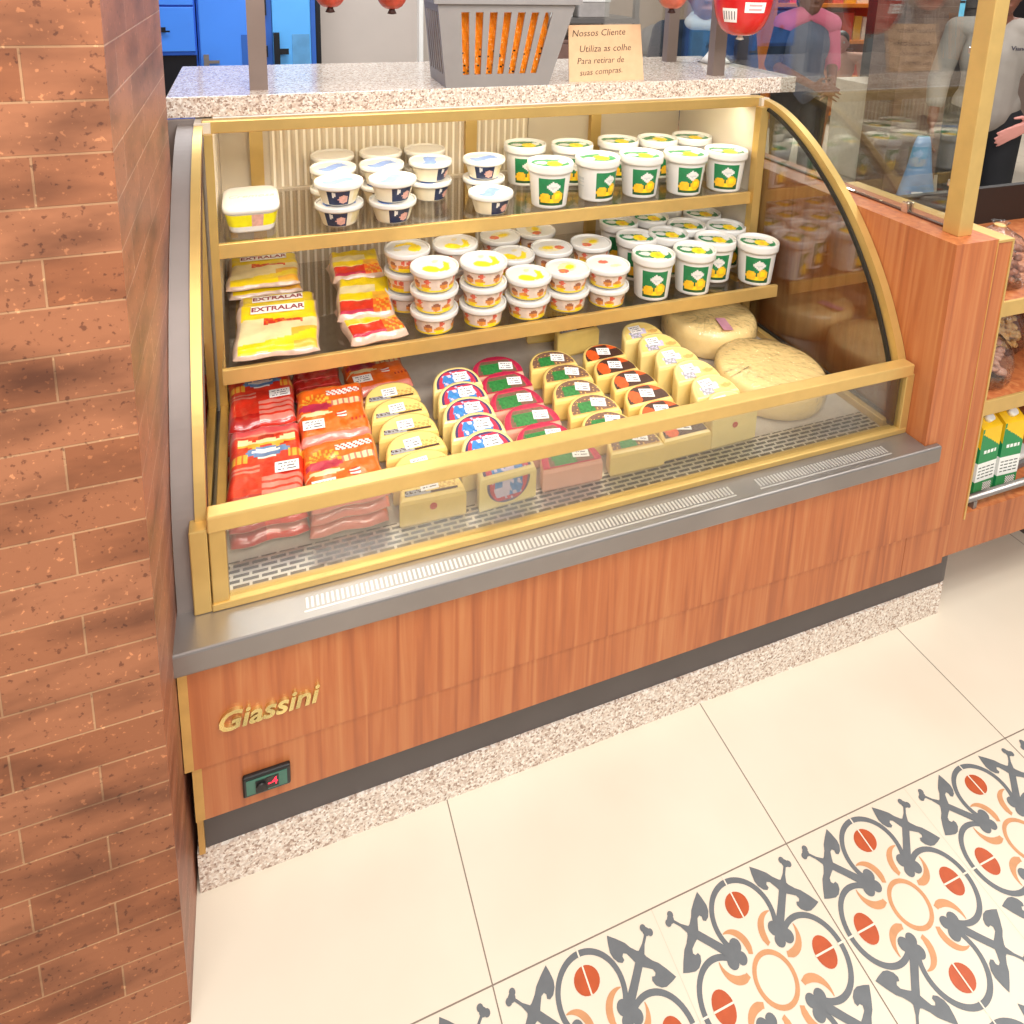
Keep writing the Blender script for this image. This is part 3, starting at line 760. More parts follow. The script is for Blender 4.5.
first = True
S_LO = 0.92
for row, L in GREEN_LO:
    for i, (x, y, rz) in enumerate(L):
        rz = rz * 0.6 - 0.7 * math.atan2(x - 0.145, y + 1.1)
        lb = f'green-lidded white lemon cup, {ORD[i]} from left, {row} row of the lower shelf'
        if first:
            proto_g2 = make_cup('dessert_cup', lb, 'food cup', 'green label cups on the lower shelf', GM, 0.0465, 0.0545, 0.104, 0.0595, 0.125, art_green_body, art_green_lid(1)); proto_g2.location = (x, y, 0.763); proto_g2.rotation_euler.z = rz; first = False
        else: copy_thing(proto_g2, (x, y, 0.763), rz, lb, 'green label cups on the lower shelf')
# blue lidded tubs
M_cream = mat('tub_cream', 'E6DBC0', 0.3, 0, 0.05, 30, coat=0.3); M_navy = mat('print_navy', '26304F', 0.35, 0, 0.25, 90)
M_pink = mat('print_salmon', 'D9A596', 0.35, 0, 0.15, 90); M_ltblue = mat('print_light_blue', '7F9EDC', 0.35, 0, 0.2, 60); M_beige = mat('print_beige', 'E2D3A4', 0.35, 0, 0.1, 80)
BM_ = [M_cupw, M_navy, M_pink, M_ltblue, M_cream, M_beige]
def art_blue_body(th, z, i):
    a = aw(th); v = z / 0.048
    if v < 0.06 or v > 0.93: return 0
    if -0.85 < a < 0.25:
        if inl(a, v, -0.05, 0.38, 0.26, 0.24): return 2
        if inl(a, v, -0.55, 0.65, 0.10, 0.15): return 0
        if v < 0.85: return 1
    if 0.5 < a < 1.3 and 0.2 < v < 0.8: return 5
    return 4
def art_blue_lid(x, y):
    if math.hypot(x, y) > 0.9: return 0
    w = y - 0.15 * math.sin(4 * x)
    if -0.3 < w < 0.35 and abs(x) < 0.72: return 3
    return 0
def art_plain_lid(x, y): return 0
M_cloud = mat('cloudy_plastic', 'DCD6CC', 0.3, 0, 0.06, 20)
BLUE = [('front', 0, [(0.352, 0.684, 2, 0.0), (0.486, 0.672, 2, 0.5)]), ('middle', 0, [(0.353, 0.815, 2, 0.3), (0.484, 0.815, 2, 0.2), (0.621, 0.818, 2, 0.9), (0.775, 0.802, 2, -0.1)]),
        ('front right', 0, [(0.750, 0.662, 1, 0.6)]), ('back', 1, [(0.366, 0.945, 2, 0), (0.504, 0.945, 2, 0), (0.635, 0.945, 2, 0)])]
first = [True, True]; proto_b = [None, None]
LV = {1: ['only one of'], 2: ['bottom of', 'top of'], 3: ['bottom of', 'middle of', 'top of']}
for row, kd, L in BLUE:
    for i, (x, y, n, rz) in enumerate(L):
        for lv in range(n):
            what = 'cream tub with pale blue lid' if kd == 0 else 'tub with cloudy clear lid'
            if n == 1: lb = what + ' standing alone at the front edge of the upper shelf'
            else: lb = f'{what}, {LV[n][lv]} {ORD[i]} stack, {row} row'
            loc = (x, y, 0.998 + 0.056 * lv)
            if first[kd]:
                t = make_cup('cheese_tub', lb, 'food tub', 'blue lidded tubs on the upper shelf', BM_ if kd == 0 else [M_cloud] + BM_[1:4] + [M_cloud, M_cloud], 0.042, 0.0555, 0.047, 0.0610, 0.056, art_blue_body, art_blue_lid if kd == 0 else art_plain_lid)
                t.location = loc; t.rotation_euler.z = rz; proto_b[kd] = t; first[kd] = False
            else: copy_thing(proto_b[kd], loc, rz + 0.15 * lv, lb, 'blue lidded tubs on the upper shelf')
# spread tubs on the lower shelf
M_tubb = mat('tub_blush', 'DFCBBB', 0.3, 0, 0.1, 60, coat=0.3); M_or = mat('print_orange', 'D98A3E', 0.35, 0, 0.2, 110); M_brown = mat('print_brown', '9A6148', 0.4, 0, 0.2, 110); M_tomato = mat('print_tomato', 'D4644E', 0.4, 0, 0.2, 90)
SMt = [M_cupw, M_yel, M_or, M_tubb, M_brown, M_tomato, M_navy, M_beige]
def art_spread_body(th, z, i):
    a = aw(th); v = z / 0.046; k = int((a + 4) * 3.1)
    if v < 0.05 or v > 0.95: return 0
    b = (a + 10) % 1.5
    if inl(b, v, 0.45, 0.42, 0.22, 0.24): return 4 if v > 0.45 else 2
    if inl(b, v, 1.0, 0.32, 0.25, 0.2): return 1 if v < 0.3 else 2
    if inl(b, v, 1.1, 0.66, 0.14, 0.14): return 5
    if v < 0.16: return 1
    return 3
def art_spread_lid(kind):
    def f(x, y):
        r = math.hypot(x, y)
        if r > 0.94: return 0
        if kind == 0:
            if inl(x, y, -0.36, -0.02, 0.32, 0.42) or (abs(y + 0.30 + 0.25 * math.cos(3 * x)) < 0.17 and -0.4 < x < 0.62): return 1
            if inl(x, y, 0.45, 0.25, 0.18, 0.12): return 7
            return 0
        if kind == 1:
            if inl(x, y, -0.40, 0.02, 0.24, 0.26): return 5 if not inl(x, y, -0.42, 0.05, 0.1, 0.1) else 2
            if inl(x, y, 0.12, 0.1, 0.62, 0.42): return 7 if not inl(x, y, 0.2, 0.0, 0.3, 0.2) else 1
            return 0
        if inl(x, y, -0.05, 0.35, 0.26, 0.2): return 5
        if inl(x, y, 0.3, -0.25, 0.3, 0.15): return 7
        return 0
    return f
SPR = [('front', [(0.557, 0.512, 3, 0, 0.0), (0.682, 0.508, 3, 0, 0.2), (0.806, 0.512, 2, 0, 0.5), (0.921, 0.520, 2, 1, 0.3), (1.036, 0.512, 2, 2, -0.3)]),
       ('middle', [(0.517, 0.642, 3, 0, 2.0), (0.645, 0.640, 3, 0, 0.1), (0.815, 0.650, 2, 0, 0.2), (0.937, 0.665, 2, 1, 2.6), (1.062, 0.668, 2, 1, 0.2)]),
       ('back', [(0.690, 0.775, 2, 0, 0.1), (0.825, 0.790, 2, 1, 0), (0.945, 0.806, 2, 1, 1.0)])]
first = [True] * 3; proto_s = [None] * 3
LN = ['yellow swoosh', 'red and beige', 'small red mark']
for row, L in SPR:
    for i, (x, y, n, kd, rz) in enumerate(L):
        for lv in range(n):
            lb = f'white spread tub with {LN[kd]} lid, {LV[n][lv]} {ORD[i]} stack, {row} row'
            loc = (x, y, 0.763 + 0.055 * lv)
            if first[kd]:
                t = make_cup('spread_tub', lb, 'food tub', 'spread tubs on the lower shelf', SMt, 0.047, 0.0535, 0.045, 0.0600, 0.055, art_spread_body, art_spread_lid(kd))
                t.location = loc; t.rotation_euler.z = rz; proto_s[kd] = t; first[kd] = False
            else: copy_thing(proto_s[kd], loc, rz + 0.4 * lv, lb, 'spread tubs on the lower shelf')
# white rectangular tub with yellow band
def rr(k, seg, a, b, n=5.0):
    t = 2 * PI * k / seg; c, s = math.cos(t), math.sin(t)
    return (a * math.copysign(abs(c) ** (2 / n), c), b * math.copysign(abs(s) ** (2 / n), s))
def rlathe(mb, prof, seg=64, art=None):
    R = [[mb.bm.verts.new((*rr(k, seg, a, b), z)) for k in range(seg)] for a, b, z in prof]
    for i in range(len(prof) - 1):
        for k in range(seg):
            f = mb.bm.faces.new((R[i][k], R[i][(k+1) % seg], R[i+1][(k+1) % seg], R[i+1][k])); f.smooth = True
            x, y = rr(k + .5, seg, 1, 1)
            f.material_index = art(x, y, i) if art else 0
    mb.bm.faces.new(R[0][::-1]); mb.bm.faces.new(R[-1])
wt = thing('butter_tub', 'white rectangular tub with yellow band alone at the left end of the upper shelf', 'food tub', (0.142, 0.752, 0.998))
M_lime = mat('print_lime_yellow', 'EDE21F', 0.35, 0, 0.08, 60)
mb = MB()
pr = [(0.054, 0.082, 0.0)] + [(0.054 + 0.010 * i / 10, 0.082 + 0.010 * i / 10, 0.052 * i / 10) for i in range(1, 11)]
rlathe(mb, pr, 96, lambda x, y, i: (2 if (y < -0.9 and -0.15 < x < 0.42 and 3 <= i <= 8) else 1) if 3 <= i <= 8 else 0)
mb.build('tub_body', [M_cupw, M_lime, M_pink], wt)
mb = MB(); rlathe(mb, [(0.064, 0.092, 0.050), (0.0675, 0.0955, 0.051), (0.0675, 0.0955, 0.060), (0.064, 0.092, 0.064), (0.056, 0.083, 0.066)], 64)
ld = mb.build('lid', [M_cupw], wt)
text_obj('lid_script', 'Cremosa', 0.030, M_pink, Matrix.Translation((0.0, 0.0, 0.0662)), ld, 0.0002, shear=0.3)

# ------------------------------------------------------------------ packs
def pillow(mb, w, l, h, art, nx=36, ny=40, rim=0.10, seed=0, crinkle=0.0012):
    R = random.Random(seed); ph = [R.uniform(0, 6.28) for _ in range(6)]
    def hz(u, v):
        a = max(0.0, min(1.0, min(u, 1-u) / rim)); b = max(0.0, min(1.0, min(v, 1-v) / rim))
        return (a * (2 - a)) ** 0.7 * (b * (2 - b)) ** 0.7
    def wob(u, v): return crinkle * (math.sin(14*u + ph[0] + 3*v) * math.sin(11*v + ph[1]) + 0.6 * math.sin(31*u + 9*v + ph[2]) + 0.5 * math.sin(27*v - 12*u + ph[3]))
    T = []; B = []
    for j in range(ny + 1):
        rt, rb = [], []
        for i in range(nx + 1):
            u, v = i / nx, j / ny; k = hz(u, v)
            ex = 0.0025 * math.sin(9 * v + ph[4]) * (abs(2*u-1) ** 6); ey = 0.003 * math.sin(11 * u + ph[5]) * (abs(2*v-1) ** 6)
            x, y = (u - 0.5) * w + ex, (v - 0.5) * l + ey
            rt.append(mb.bm.verts.new((x, y, 0.32 * h + (0.66 * h - 1.4*crinkle) * k + (wob(u, v) if k > 0.02 else 0))))
            rb.append(mb.bm.verts.new((x, y, 0.30 * h * (1 - k))))
        T.append(rt); B.append(rb)
    for j in range(ny):
        for i in range(nx):
            u, v = (i + .5) / nx, (j + .5) / ny
            f = mb.bm.faces.new((T[j][i], T[j][i+1], T[j+1][i+1], T[j+1][i])); f.material_index = art(u, v); f.smooth = True
            f = mb.bm.faces.new((B[j][i+1], B[j][i], B[j+1][i], B[j+1][i+1])); f.smooth = True
            f.material_index = 0
    for i in range(nx):
        mb.bm.faces.new((B[0][i], B[0][i+1], T[0][i+1], T[0][i])); mb.bm.faces.new((B[ny][i+1], B[ny][i], T[ny][i], T[ny][i+1]))
    for j in range(ny):
        mb.bm.faces.new((B[j+1][0], B[j][0], T[j][0], T[j+1][0])); mb.bm.faces.new((B[j][nx], B[j+1][nx], T[j+1][nx], T[j][nx]))
    return mb
def packmat(n, c, v=0.12, sc=40, coat=0.8): return mat(n, c, 0.3, 0, v, sc, coat=coat, bump=0.3, bscale=38)
P_yel = packmat('pack_yellow', 'F4D312', 0.06); P_cream = packmat('pack_cheese', 'EFDCA6', 0.05); P_red = packmat('pack_red', 'D8331F', 0.12); P_redd = packmat('pack_deep_red', 'B3201A', 0.15)
P_or = packmat('pack_orange', 'EB6A1E', 0.12); P_ham = packmat('pack_ham', 'DE8474', 0.15); P_blue = packmat('pack_blue', '5C86B8', 0.25, 90); P_white = packmat('pack_white', 'F3EEE8', 0.05)
P_mag = packmat('pack_magenta', 'C22F4F', 0.15); P_clear = packmat('pack_clear_edge', 'D9B9A2', 0.15); P_goldy = packmat('pack_golden', 'F0B03A', 0.12); P_film_red = packmat('pack_film_red', 'E0565A', 0.12)
PM = [P_clear, P_yel, P_cream, P_red, P_or, P_ham, P_blue, P_white, P_mag, P_redd, P_goldy, P_film_red]
# 0 clear 1 yel 2 cream 3 red 4 orange 5 ham 6 blue 7 white 8 mag 9 deepred 10 golden 11 filmred
def art_yellow(u, v):
    if u < 0.05 or u > 0.96 or v < 0.03 or v > 0.97: return 0
    if v > 0.60 + 0.03 * math.sin(6 * u): return 1
    if abs(v - (0.52 + 0.07 * math.sin(4.2 * (u - 0.2)))) < 0.055 and 0.32 < u < 0.80: return 3 if (int(u * 30) + int(v * 30)) % 3 else 4
    if v < 0.16 + 0.22 * u * u: return 1 if u < 0.70 or v > 0.16 else 10
    if u > 0.68 and v < 0.40: return 10
    return 2
def art_yellow2(u, v):
    if u < 0.06 or u > 0.95 or v < 0.04 or v > 0.96: return 0
    if v > 0.72: return 1
    if v > 0.52: return 2 if u < 0.7 else 1
    if abs(v - 0.44) < 0.09: return 1 if u < 0.65 else 10
    if v < 0.33 and u < 0.65: return 3 if v > 0.10 else 8
    if u > 0.62: return 4 if (int(u * 23) + int(v * 19)) % 3 else 10
    return 2
def art_red(u, v):
    if v > 0.86: return 11
    if 0.83 < v < 0.86: return 5
    if inl(u, v, 0.5, 0.80, 0.12, 0.035): return 9
    if abs(v - (0.70 + 0.05 * abs(math.sin(9.4 * u)))) < 0.05 and 0.10 < u < 0.92: return 10 if v < 0.72 else 2
    if inl(u, v, 0.52, 0.61, 0.30, 0.06): return 7 if inl(u, v, 0.50, 0.62, 0.20, 0.025) else 6
    if 0.5 < v < 0.60 and (u < 0.24 or u > 0.80): return 10 if (int(u * 36) % 3) else 4
    if inl(u, v, 0.52, 0.535, 0.12, 0.022): return 7
    if v < 0.30 and u > 0.45: return 5 if (int(v * 40) % 3) else 3
    if 0.36 < v < 0.46 and u < 0.42 and int(v * 40) % 2: return 5
    if v < 0.12: return 9
    return 3
def art_orange(u, v):
    if v < 0.07: return 5
    if inl(u, v, 0.26, 0.56, 0.24, 0.075): return 8
    d = math.hypot((u - 0.26), (v - 0.60) * 1.1); a = math.atan2(v - 0.60, u - 0.26)
    if 0.09 < d < 0.24 and a > 0 and int(a * 5.1) % 2 == 0: return 10
    if inl(u, v, 0.25, 0.44, 0.24, 0.035): return 2
    if 0.50 < u < 0.95 and 0.55 < v < 0.66: return 2 if (int(u * 36) % 3) else 5
    if 0.45 < u < 0.95 and 0.74 < v < 0.85: return 7 if (int(u * 36) + int(v * 40)) % 3 else 3
    if inl(u, v, 0.62, 0.36, 0.08, 0.06): return 7 if int(v * 40) % 2 else 3
    if v > 0.93: return 10
    if 0.72 < u < 0.95 and 0.22 < v < 0.27 and int(u * 36) % 2: return 9
    return 4
def art_dark(u, v):
    if int(v * 40) % 9 == 0: return 11
    return 9
def make_pack(name, label, cat, group, w, l, h, art, seed, sticker=None, text=None):
    t = thing(name, label, cat, (0, 0, 0), 0, group)
    mb = MB(); pillow(mb, w, l, h, art, seed=seed); mb.build('film_bag', PM, t)
    if sticker:
        u, v = sticker
        mb = MB(); sticker_mesh(mb, 0.046, 0.032)
        mb.build('price_sticker', [M_label, M_ink], t, Matrix.Translation(((u - .5) * w, (v - .5) * l, h * 1.0 + 0.0004)))
    if text:
        text_obj('brand_text', text[0], text[1], mat('pack_dark_red_ink', '8C1526', 0.4, 0, 0.02), Matrix.Translation(((text[2] - .5) * w, (text[3] - .5) * l, h * 1.0 + 0.0013)), t, 0.0003, bold=0.0006)
        mb = MB(); mb.box(-0.062, 0.062, -0.0155, 0.0155, 0, 0.0008); mb.build('brand_panel', M_label, t, Matrix.Translation(((text[2] - .5) * w, (text[3] - .5) * l, h * 1.0 + 0.0003)))
    return t
def sticker_mesh(mb, w, l, nx=16, ny=11):
    R = random.Random(4)
    rows = {j: [R.random() < 0.75 for _ in range(nx)] for j in range(ny)}
    for j in range(ny):
        for i in range(nx):
            x0, x1 = -w/2 + w*i/nx, -w/2 + w*(i+1)/nx; y0, y1 = -l/2 + l*j/ny, -l/2 + l*(j+1)/ny
            k = 0
            if 1 < i < nx - 2 and j in (2, 5, 8) and rows[j][i]: k = 1
            mb.face([(x0, y0, 0.0004), (x1, y0, 0.0004), (x1, y1, 0.0004), (x0, y1, 0.0004)], k)
    mb.face([(-w/2, -l/2, 0), (-w/2, l/2, 0), (w/2, l/2, 0), (w/2, -l/2, 0)])
def put(t, x, y, z, rz=0.0, rx=0.0, ry=0.0):
    t.location = (x, y, z); t.rotation_euler = (rx, ry, rz)
g = 'yellow sliced cheese packs on the lower shelf'
ZS = 0.763
p1 = make_pack('cheese_pack', 'yellow cheese pack lowest in front at the left of the lower shelf', 'cheese pack', g, 0.188, 0.205, 0.026, art_yellow, 1, None, ('EXTRALAR', 0.0255, 0.5, 0.79))
put(p1, 0.193, 0.672, ZS, -0.04)
t = copy_thing(p1, (0, 0, 0), 0, 'tilted yellow cheese pack nearest the shelf edge at left', g); put(t, 0.188, 0.562, ZS + 0.0185, -0.06, 0.135)
t = copy_thing(p1, (0, 0, 0), 0, 'yellow cheese pack at the back left of the lower shelf', g); put(t, 0.168, 0.895, ZS, 0.02)
t = copy_thing(p1, (0, 0, 0), 0, 'upper yellow cheese pack at the back left of the lower shelf', g); put(t, 0.166, 0.890, ZS + 0.0262, -0.02)
p2 = make_pack('snack_pack', 'crinkled yellow and red pack nearest the shelf edge beside the tubs', 'cheese pack', g, 0.140, 0.185, 0.032, art_yellow2, 4)
put(p2, 0.405, 0.556, ZS, 0.10)
t = copy_thing(p2, (0, 0, 0), 0, 'crinkled yellow and red pack lying on top of the front one', g); put(t, 0.405, 0.640, ZS + 0.024, -0.12, 0.10)
t = copy_thing(p2, (0, 0, 0), 0, 'crinkled yellow pack at the back of the middle stack', g); put(t, 0.412, 0.835, ZS + 0.0, 0.08)
t = copy_thing(p2, (0, 0, 0), 0, 'upper crinkled yellow pack at the back of the middle stack', g); put(t, 0.41, 0.83, ZS + 0.0325, -0.05)
# packs on the deck
ZD = 0.5728
g = 'red ham packs at the left of the deck'
p = make_pack('ham_pack', 'red ham pack on top of the front left stack with blue emblem', 'ham pack', g, 0.142, 0.255, 0.029, art_red, 7, (0.78, 0.37))
put(p, 0.147, 0.268, ZD + 0.0584, -0.03)
for i, nm in ((0, 'bottom'), (1, 'second')):
    t = copy_thing(p, (0, 0, 0), 0, f'red ham pack {nm} from below in the front left stack', g); put(t, 0.146 + 0.002 * i, 0.262 + 0.003 * i, ZD + 0.0292 * i, 0.03 - 0.03 * i)
for i, nm in ((0, 'bottom'), (1, 'middle'), (2, 'top')):
    t = copy_thing(p, (0, 0, 0), 0, f'red ham pack, {nm} of the stack behind the front left one', g); put(t, 0.142 + 0.001 * i, 0.532, ZD + 0.0292 * i, 0.02 * i - 0.02)
g = 'orange sausage packs on the deck'
p = make_pack('sausage_pack', 'orange sausage pack on top of the front stack with white sticker', 'sausage pack', g, 0.150, 0.192, 0.029, art_orange, 9, (0.21, 0.24))
put(p, 0.293, 0.205, ZD + 0.0584, 0.03)
for i, nm in ((0, 'bottom'), (1, 'second')):
    t = copy_thing(p, (0, 0, 0), 0, f'orange sausage pack {nm} from below in the front orange stack', g); put(t, 0.294, 0.210, ZD + 0.0292 * i, -0.02 + 0.03 * i)
for i, nm in ((0, 'bottom'), (1, 'middle'), (2, 'top')):
    t = copy_thing(p, (0, 0, 0), 0, f'orange sausage pack, {nm} of the stack behind the front orange one', g); put(t, 0.293, 0.402 + 0.002 * i, ZD + 0.0292 * i, 0.02 - 0.02 * i, 0.05 if i == 2 else 0)
for i, nm in ((0, 'lower'), (1, 'upper')):
    t = copy_thing(p, (0, 0, 0), 0, f'{nm} orange sausage pack far back behind the brown label cheeses', g); put(t, 0.424, 0.598, ZD + 0.0292 * i, 0.05)
p = make_pack('salami_pack', 'upper dark red salami pack at the back behind the orange packs', 'salami pack', 'dark red salami packs', 0.115, 0.15, 0.026, art_dark, 12)
put(p, 0.277, 0.602, ZD + 0.0262, 0.0)
t = copy_thing(p, (0, 0, 0), 0, 'lower dark red salami pack at the back behind the orange packs', 'dark red salami packs'); put(t, 0.277, 0.602, ZD, 0.03)

# ------------------------------------------------------------------ half-round cheeses
M_cheese = mat('cheese_yellow', 'F2D27A', 0.35, 0, 0.05, 25, coat=0.35, bump=0.06, bscale=50)
M_cheesep = mat('cheese_pale', 'F3DB90', 0.35, 0, 0.05, 25, coat=0.35, bump=0.06, bscale=50)
M_lblack = mat('label_brown_black', '4B2F25', 0.4, 0, 0.2, 120); M_lgold = mat('label_gold', 'D8A95C', 0.4, 0, 0.15, 100); M_lsilver = mat('label_silver', '9C9C9E', 0.4, 0, 0.2, 120)
M_lpurple = mat('label_dark_purple', '4A3B66', 0.4, 0, 0.2, 120); M_lred = mat('label_red', 'C8344F', 0.4, 0, 0.2, 120); M_lblue = mat('label_blue', '3F83C4', 0.4, 0, 0.25, 120); M_lpale = mat('label_pale', 'CFC4DE', 0.4, 0, 0.1, 90)
M_lcrim = mat('label_crimson', 'B51F45', 0.4, 0, 0.15, 80); M_lleaf = mat('label_leaf_green', '2F7D3C', 0.4, 0, 0.35, 160); M_lbrown = mat('label_brown', '7C5A48', 0.4, 0, 0.25, 130); M_lrust = mat('label_rust_orange', 'DD5A23', 0.4, 0, 0.15, 90)
LM = [M_cheese, M_lblack, M_lgold, M_lsilver, M_lpurple, M_lred, M_lblue, M_lpale, M_lcrim, M_lleaf, M_lbrown, M_lrust]
def d_outline(r, d, n=28, back=2.3):
    pts = []
    for i in range(n + 1):
        a = PI * i / n; c, s = math.cos(a), math.sin(a)
        pts.append((r * math.copysign(abs(c) ** (2 / back), c), d * abs(s) ** (2 / back)))
    return pts   # from (+r,0) round the back to (-r,0); the straight side lies at y=0
def cheese_mesh(mb, r, d, t, slope, bev=0.008):
    def ring(s, z0, k):   # s shrink, k slope factor
        P = d_outline(r - s, d - 2 * s if s else d)
        P = [(x, y + s) for x, y in P]
        return [mb.bm.verts.new((x, y, z0 + k * slope * y)) for x, y in P]
    rings = [ring(bev * 0.6, 0, 0), ring(0, bev, 0)]
    for i in range(1, 4): rings.append(ring(0, bev + (t - 2 * bev) * i / 4, i / 4))
    rings += [ring(0, t - bev, 1), ring(bev * 0.3, t - bev * 0.3, 1), ring(bev, t, 1)]
    n = len(rings[0])
    for i in range(len(rings) - 1):
        for k in range(n):
            f = mb.bm.faces.new((rings[i][k], rings[i][(k+1) % n], rings[i+1][(k+1) % n], rings[i+1][k])); f.smooth = k < n - 1
    mb.bm.faces.new(rings[0][::-1]); mb.bm.faces.new(rings[-1])
def dlabel_mesh(mb, r, d, th, art, nx=34, ny=18):
    # D shaped sheet from y=0 (straight edge) to y=d
    V = []
    for j in range(ny + 1):
        v = j / ny; hw = r * math.sqrt(max(0.0, 1 - (v * 0.985) ** 2.3))
        V.append([mb.bm.verts.new(((2 * i / nx - 1) * hw, d * v, th)) for i in range(nx + 1)])
    for j in range(ny):
        for i in range(nx):
            u = (2 * (i + .5) / nx - 1); v = (j + .5) / ny
            hw = math.sqrt(max(0.0, 1 - (v * 0.985) ** 2.3))
            f = mb.bm.faces.new((V[j][i], V[j][i+1], V[j+1][i+1], V[j+1][i])); f.material_index = art(u * hw, v, abs(u))
    bot = [(x, y, 0) for x, y in [(p.co.x, p.co.y) for p in V[0]]]
    mb.face([(V[0][0].co.x, 0, 0), (V[0][nx].co.x, 0, 0)] + [(V[j][nx].co.x, V[j][nx].co.y, 0) for j in range(1, ny)] + [(V[j][0].co.x, V[j][0].co.y, 0) for j in range(ny - 1, 0, -1)], 0)
def noise2(x, y): return math.sin(23 * x + 7 * y) * math.sin(19 * y - 11 * x) + 0.5 * math.sin(41 * x + 31 * y)
def la_brown(x, v, e):
    if v < 0.10 and -0.95 < x < 0.95: return 1 if x > -0.05 else 3
    if v < 0.30 and x < -0.25: return 3 if noise2(x, v) > -0.3 else 1
    if 0.12 < v < 0.5 and x > 0.2: return 2 if noise2(x, v) > 0 else 0
    return 0
def la_blue(x, v, e):
    q = max(e, v)
    if q > 0.90 or e > 0.92: return 4
    if q > 0.70 or abs(x) > 0.66: return 5 if noise2(x * 0.6, v * 0.6) > -0.8 else 7
    if x < -0.05: return 6 if noise2(x * 0.5, v * 0.5) > -0.5 else 7
    return 7 if x < 0.3 else 6 if v < 0.3 else 7
def la_pink(x, v, e):
    if e > 0.80 or v > 0.84 or v < 0.06: return 8
    if e > 0.76 or v > 0.79: return 5
    if -0.6 < x < 0.15 and v < 0.6: return 9
    return 10
def la_green(x, v, e):
    if v > 0.90: return 10
    if v < 0.08: return 2
    if -0.62 < x < 0.05 and v < 0.66: return 9
    return 10 if noise2(x, v) > -0.95 else 2
def la_orange(x, v, e):
    if inl(x, v, -0.58, 0.36, 0.30, 0.44): return 11
    if v > 0.92: return 11
    if x > 0.4 and v > 0.55: return 11
    return 1
def la_plain(x, v, e):
    if v < 0.42 and -0.72 < x < -0.1: return 3 if noise2(x, v) > -0.2 else 7
    if 0.2 < v < 0.62 and -0.5 < x < 0.25: return 7
    if inl(x, v, 0.62, 0.30, 0.3, 0.12): return 2
    return 0
def cheese_col(kind, X, Y0, step, n, r, d, t, slope, bodym, art, stick, lr, ld, off, desc, group, far):
    th = thing('cheese_piece', '', 'cheese', (0, 0, 0), 0, group)
    mb = MB(); cheese_mesh(mb, r, d, t, slope); mb.build('cheese_body', bodym, th)
    a = math.atan(slope)
    TM = Matrix.Translation((0, off, t + off * slope + 0.0004)) @ Matrix.Rotation(a, 4, 'X')
    mb = MB(); dlabel_mesh(mb, lr, ld, 0.0008, art); lb_ = mb.build('label', LM, th, TM)
    mb = MB(); sticker_mesh(mb, 0.036, 0.025)
    st = mb.build('price_sticker', [M_label, M_ink], th, TM @ Matrix.Translation((stick[0], stick[1], 0.0009)) @ Matrix.Rotation(stick[2], 4, 'Z'))
    out = []
    R = random.Random(kind)
    names = ['nearest the front', 'second from the front', 'third from the front', 'fourth from the front', 'fifth from the front', 'farthest back']
    for k in range(n):
        x = X[k] if isinstance(X, (list, tuple)) else X
        loc = (x, Y0 + step * k, ZD); rz = R.uniform(-0.06, 0.06)
        lab = f'{desc}, {names[k]} in its row'
        if k == 0: th.location = loc; th.rotation_euler.z = rz; th['label'] = lab; out.append(th)
        else: out.append(copy_thing(th, loc, rz, lab, group))
    return out
S = 0.24
cb = cheese_col(1, [0.450, 0.450, 0.449, 0.446, 0.441, 0.436], 0.090, 0.067, 6, 0.066, 0.063, 0.060, S, M_cheese, la_brown, (-0.004, 0.020, 0.05), 0.054, 0.046, 0.009, 'yellow half-round cheese with brown and silver label', 'brown label cheeses', 0)
cl = cheese_col(2, [0.604, 0.588, 0.584, 0.582, 0.588, 0.592], 0.086, 0.064, 6, 0.062, 0.060, 0.076, 0.42, M_cheesep, la_blue, (0.012, 0.024, -0.05), 0.052, 0.047, 0.006, 'half-round cheese with red, white and blue label', 'blue label cheeses', 0)
cp = cheese_col(3, [0.752, 0.724, 0.722, 0.712, 0.713, 0.714], 0.094, 0.074, 6, 0.068, 0.068, 0.054, S, mat('cheese_pink_wrapped', 'EDAE98', 0.35, 0, 0.06, 25, coat=0.35), la_pink, (0.026, 0.026, -0.15), 0.066, 0.062, 0.002, 'half-round cheese with crimson and green label', 'crimson label cheeses', 0)
cg = cheese_col(4, [0.906, 0.877, 0.877, 0.868, 0.872, 0.864], 0.092, 0.071, 6, 0.066, 0.066, 0.057, S, M_cheese, la_green, (0.018, 0.026, -0.25), 0.057, 0.050, 0.007, 'half-round cheese with green herb label', 'green label cheeses', 0)
co = cheese_col(5, [1.038, 1.026, 1.026, 1.026, 1.012, 1.014], 0.100, 0.069, 6, 0.063, 0.064, 0.054, S, M_cheese, la_orange, (0.004, 0.024, -0.25), 0.055, 0.049, 0.007, 'half-round cheese with rust orange label', 'rust label cheeses', 0)
cq = cheese_col(6, [1.166, 1.172, 1.168, 1.158, 1.150, 1.140], 0.104, 0.072, 6, 0.062, 0.066, 0.086, 0.30, M_cheesep, la_plain, (-0.014, 0.030, 0.05), 0.055, 0.050, 0.006, 'tall pale half-round cheese with faint silver label', 'pale label cheeses', 0)
# heart-red dots on the cut face of two rows
M_dot = mat('red_seal', 'C4432E', 0.4)
for t_ in (cb[0], cb[4], cq[0]):
    z = 0.040 if t_ is not cq[0] else 0.055
    mb = MB(); mb.tube([(0.0, -0.0002, z), (0.0, -0.0012, z)], 0.0075, 14); mb.build('red_seal', M_dot, t_)
# front blue one carries a second label on its cut face
mb = MB(); dlabel_mesh(mb, 0.047, 0.050, 0.0008, la_blue)
mb.build('front_label', LM, cl[0], Matrix.Translation((0, -0.0003, 0.064)) @ Matrix.Rotation(PI/2, 4, 'X') @ Matrix.Rotation(PI, 4, 'Z'))
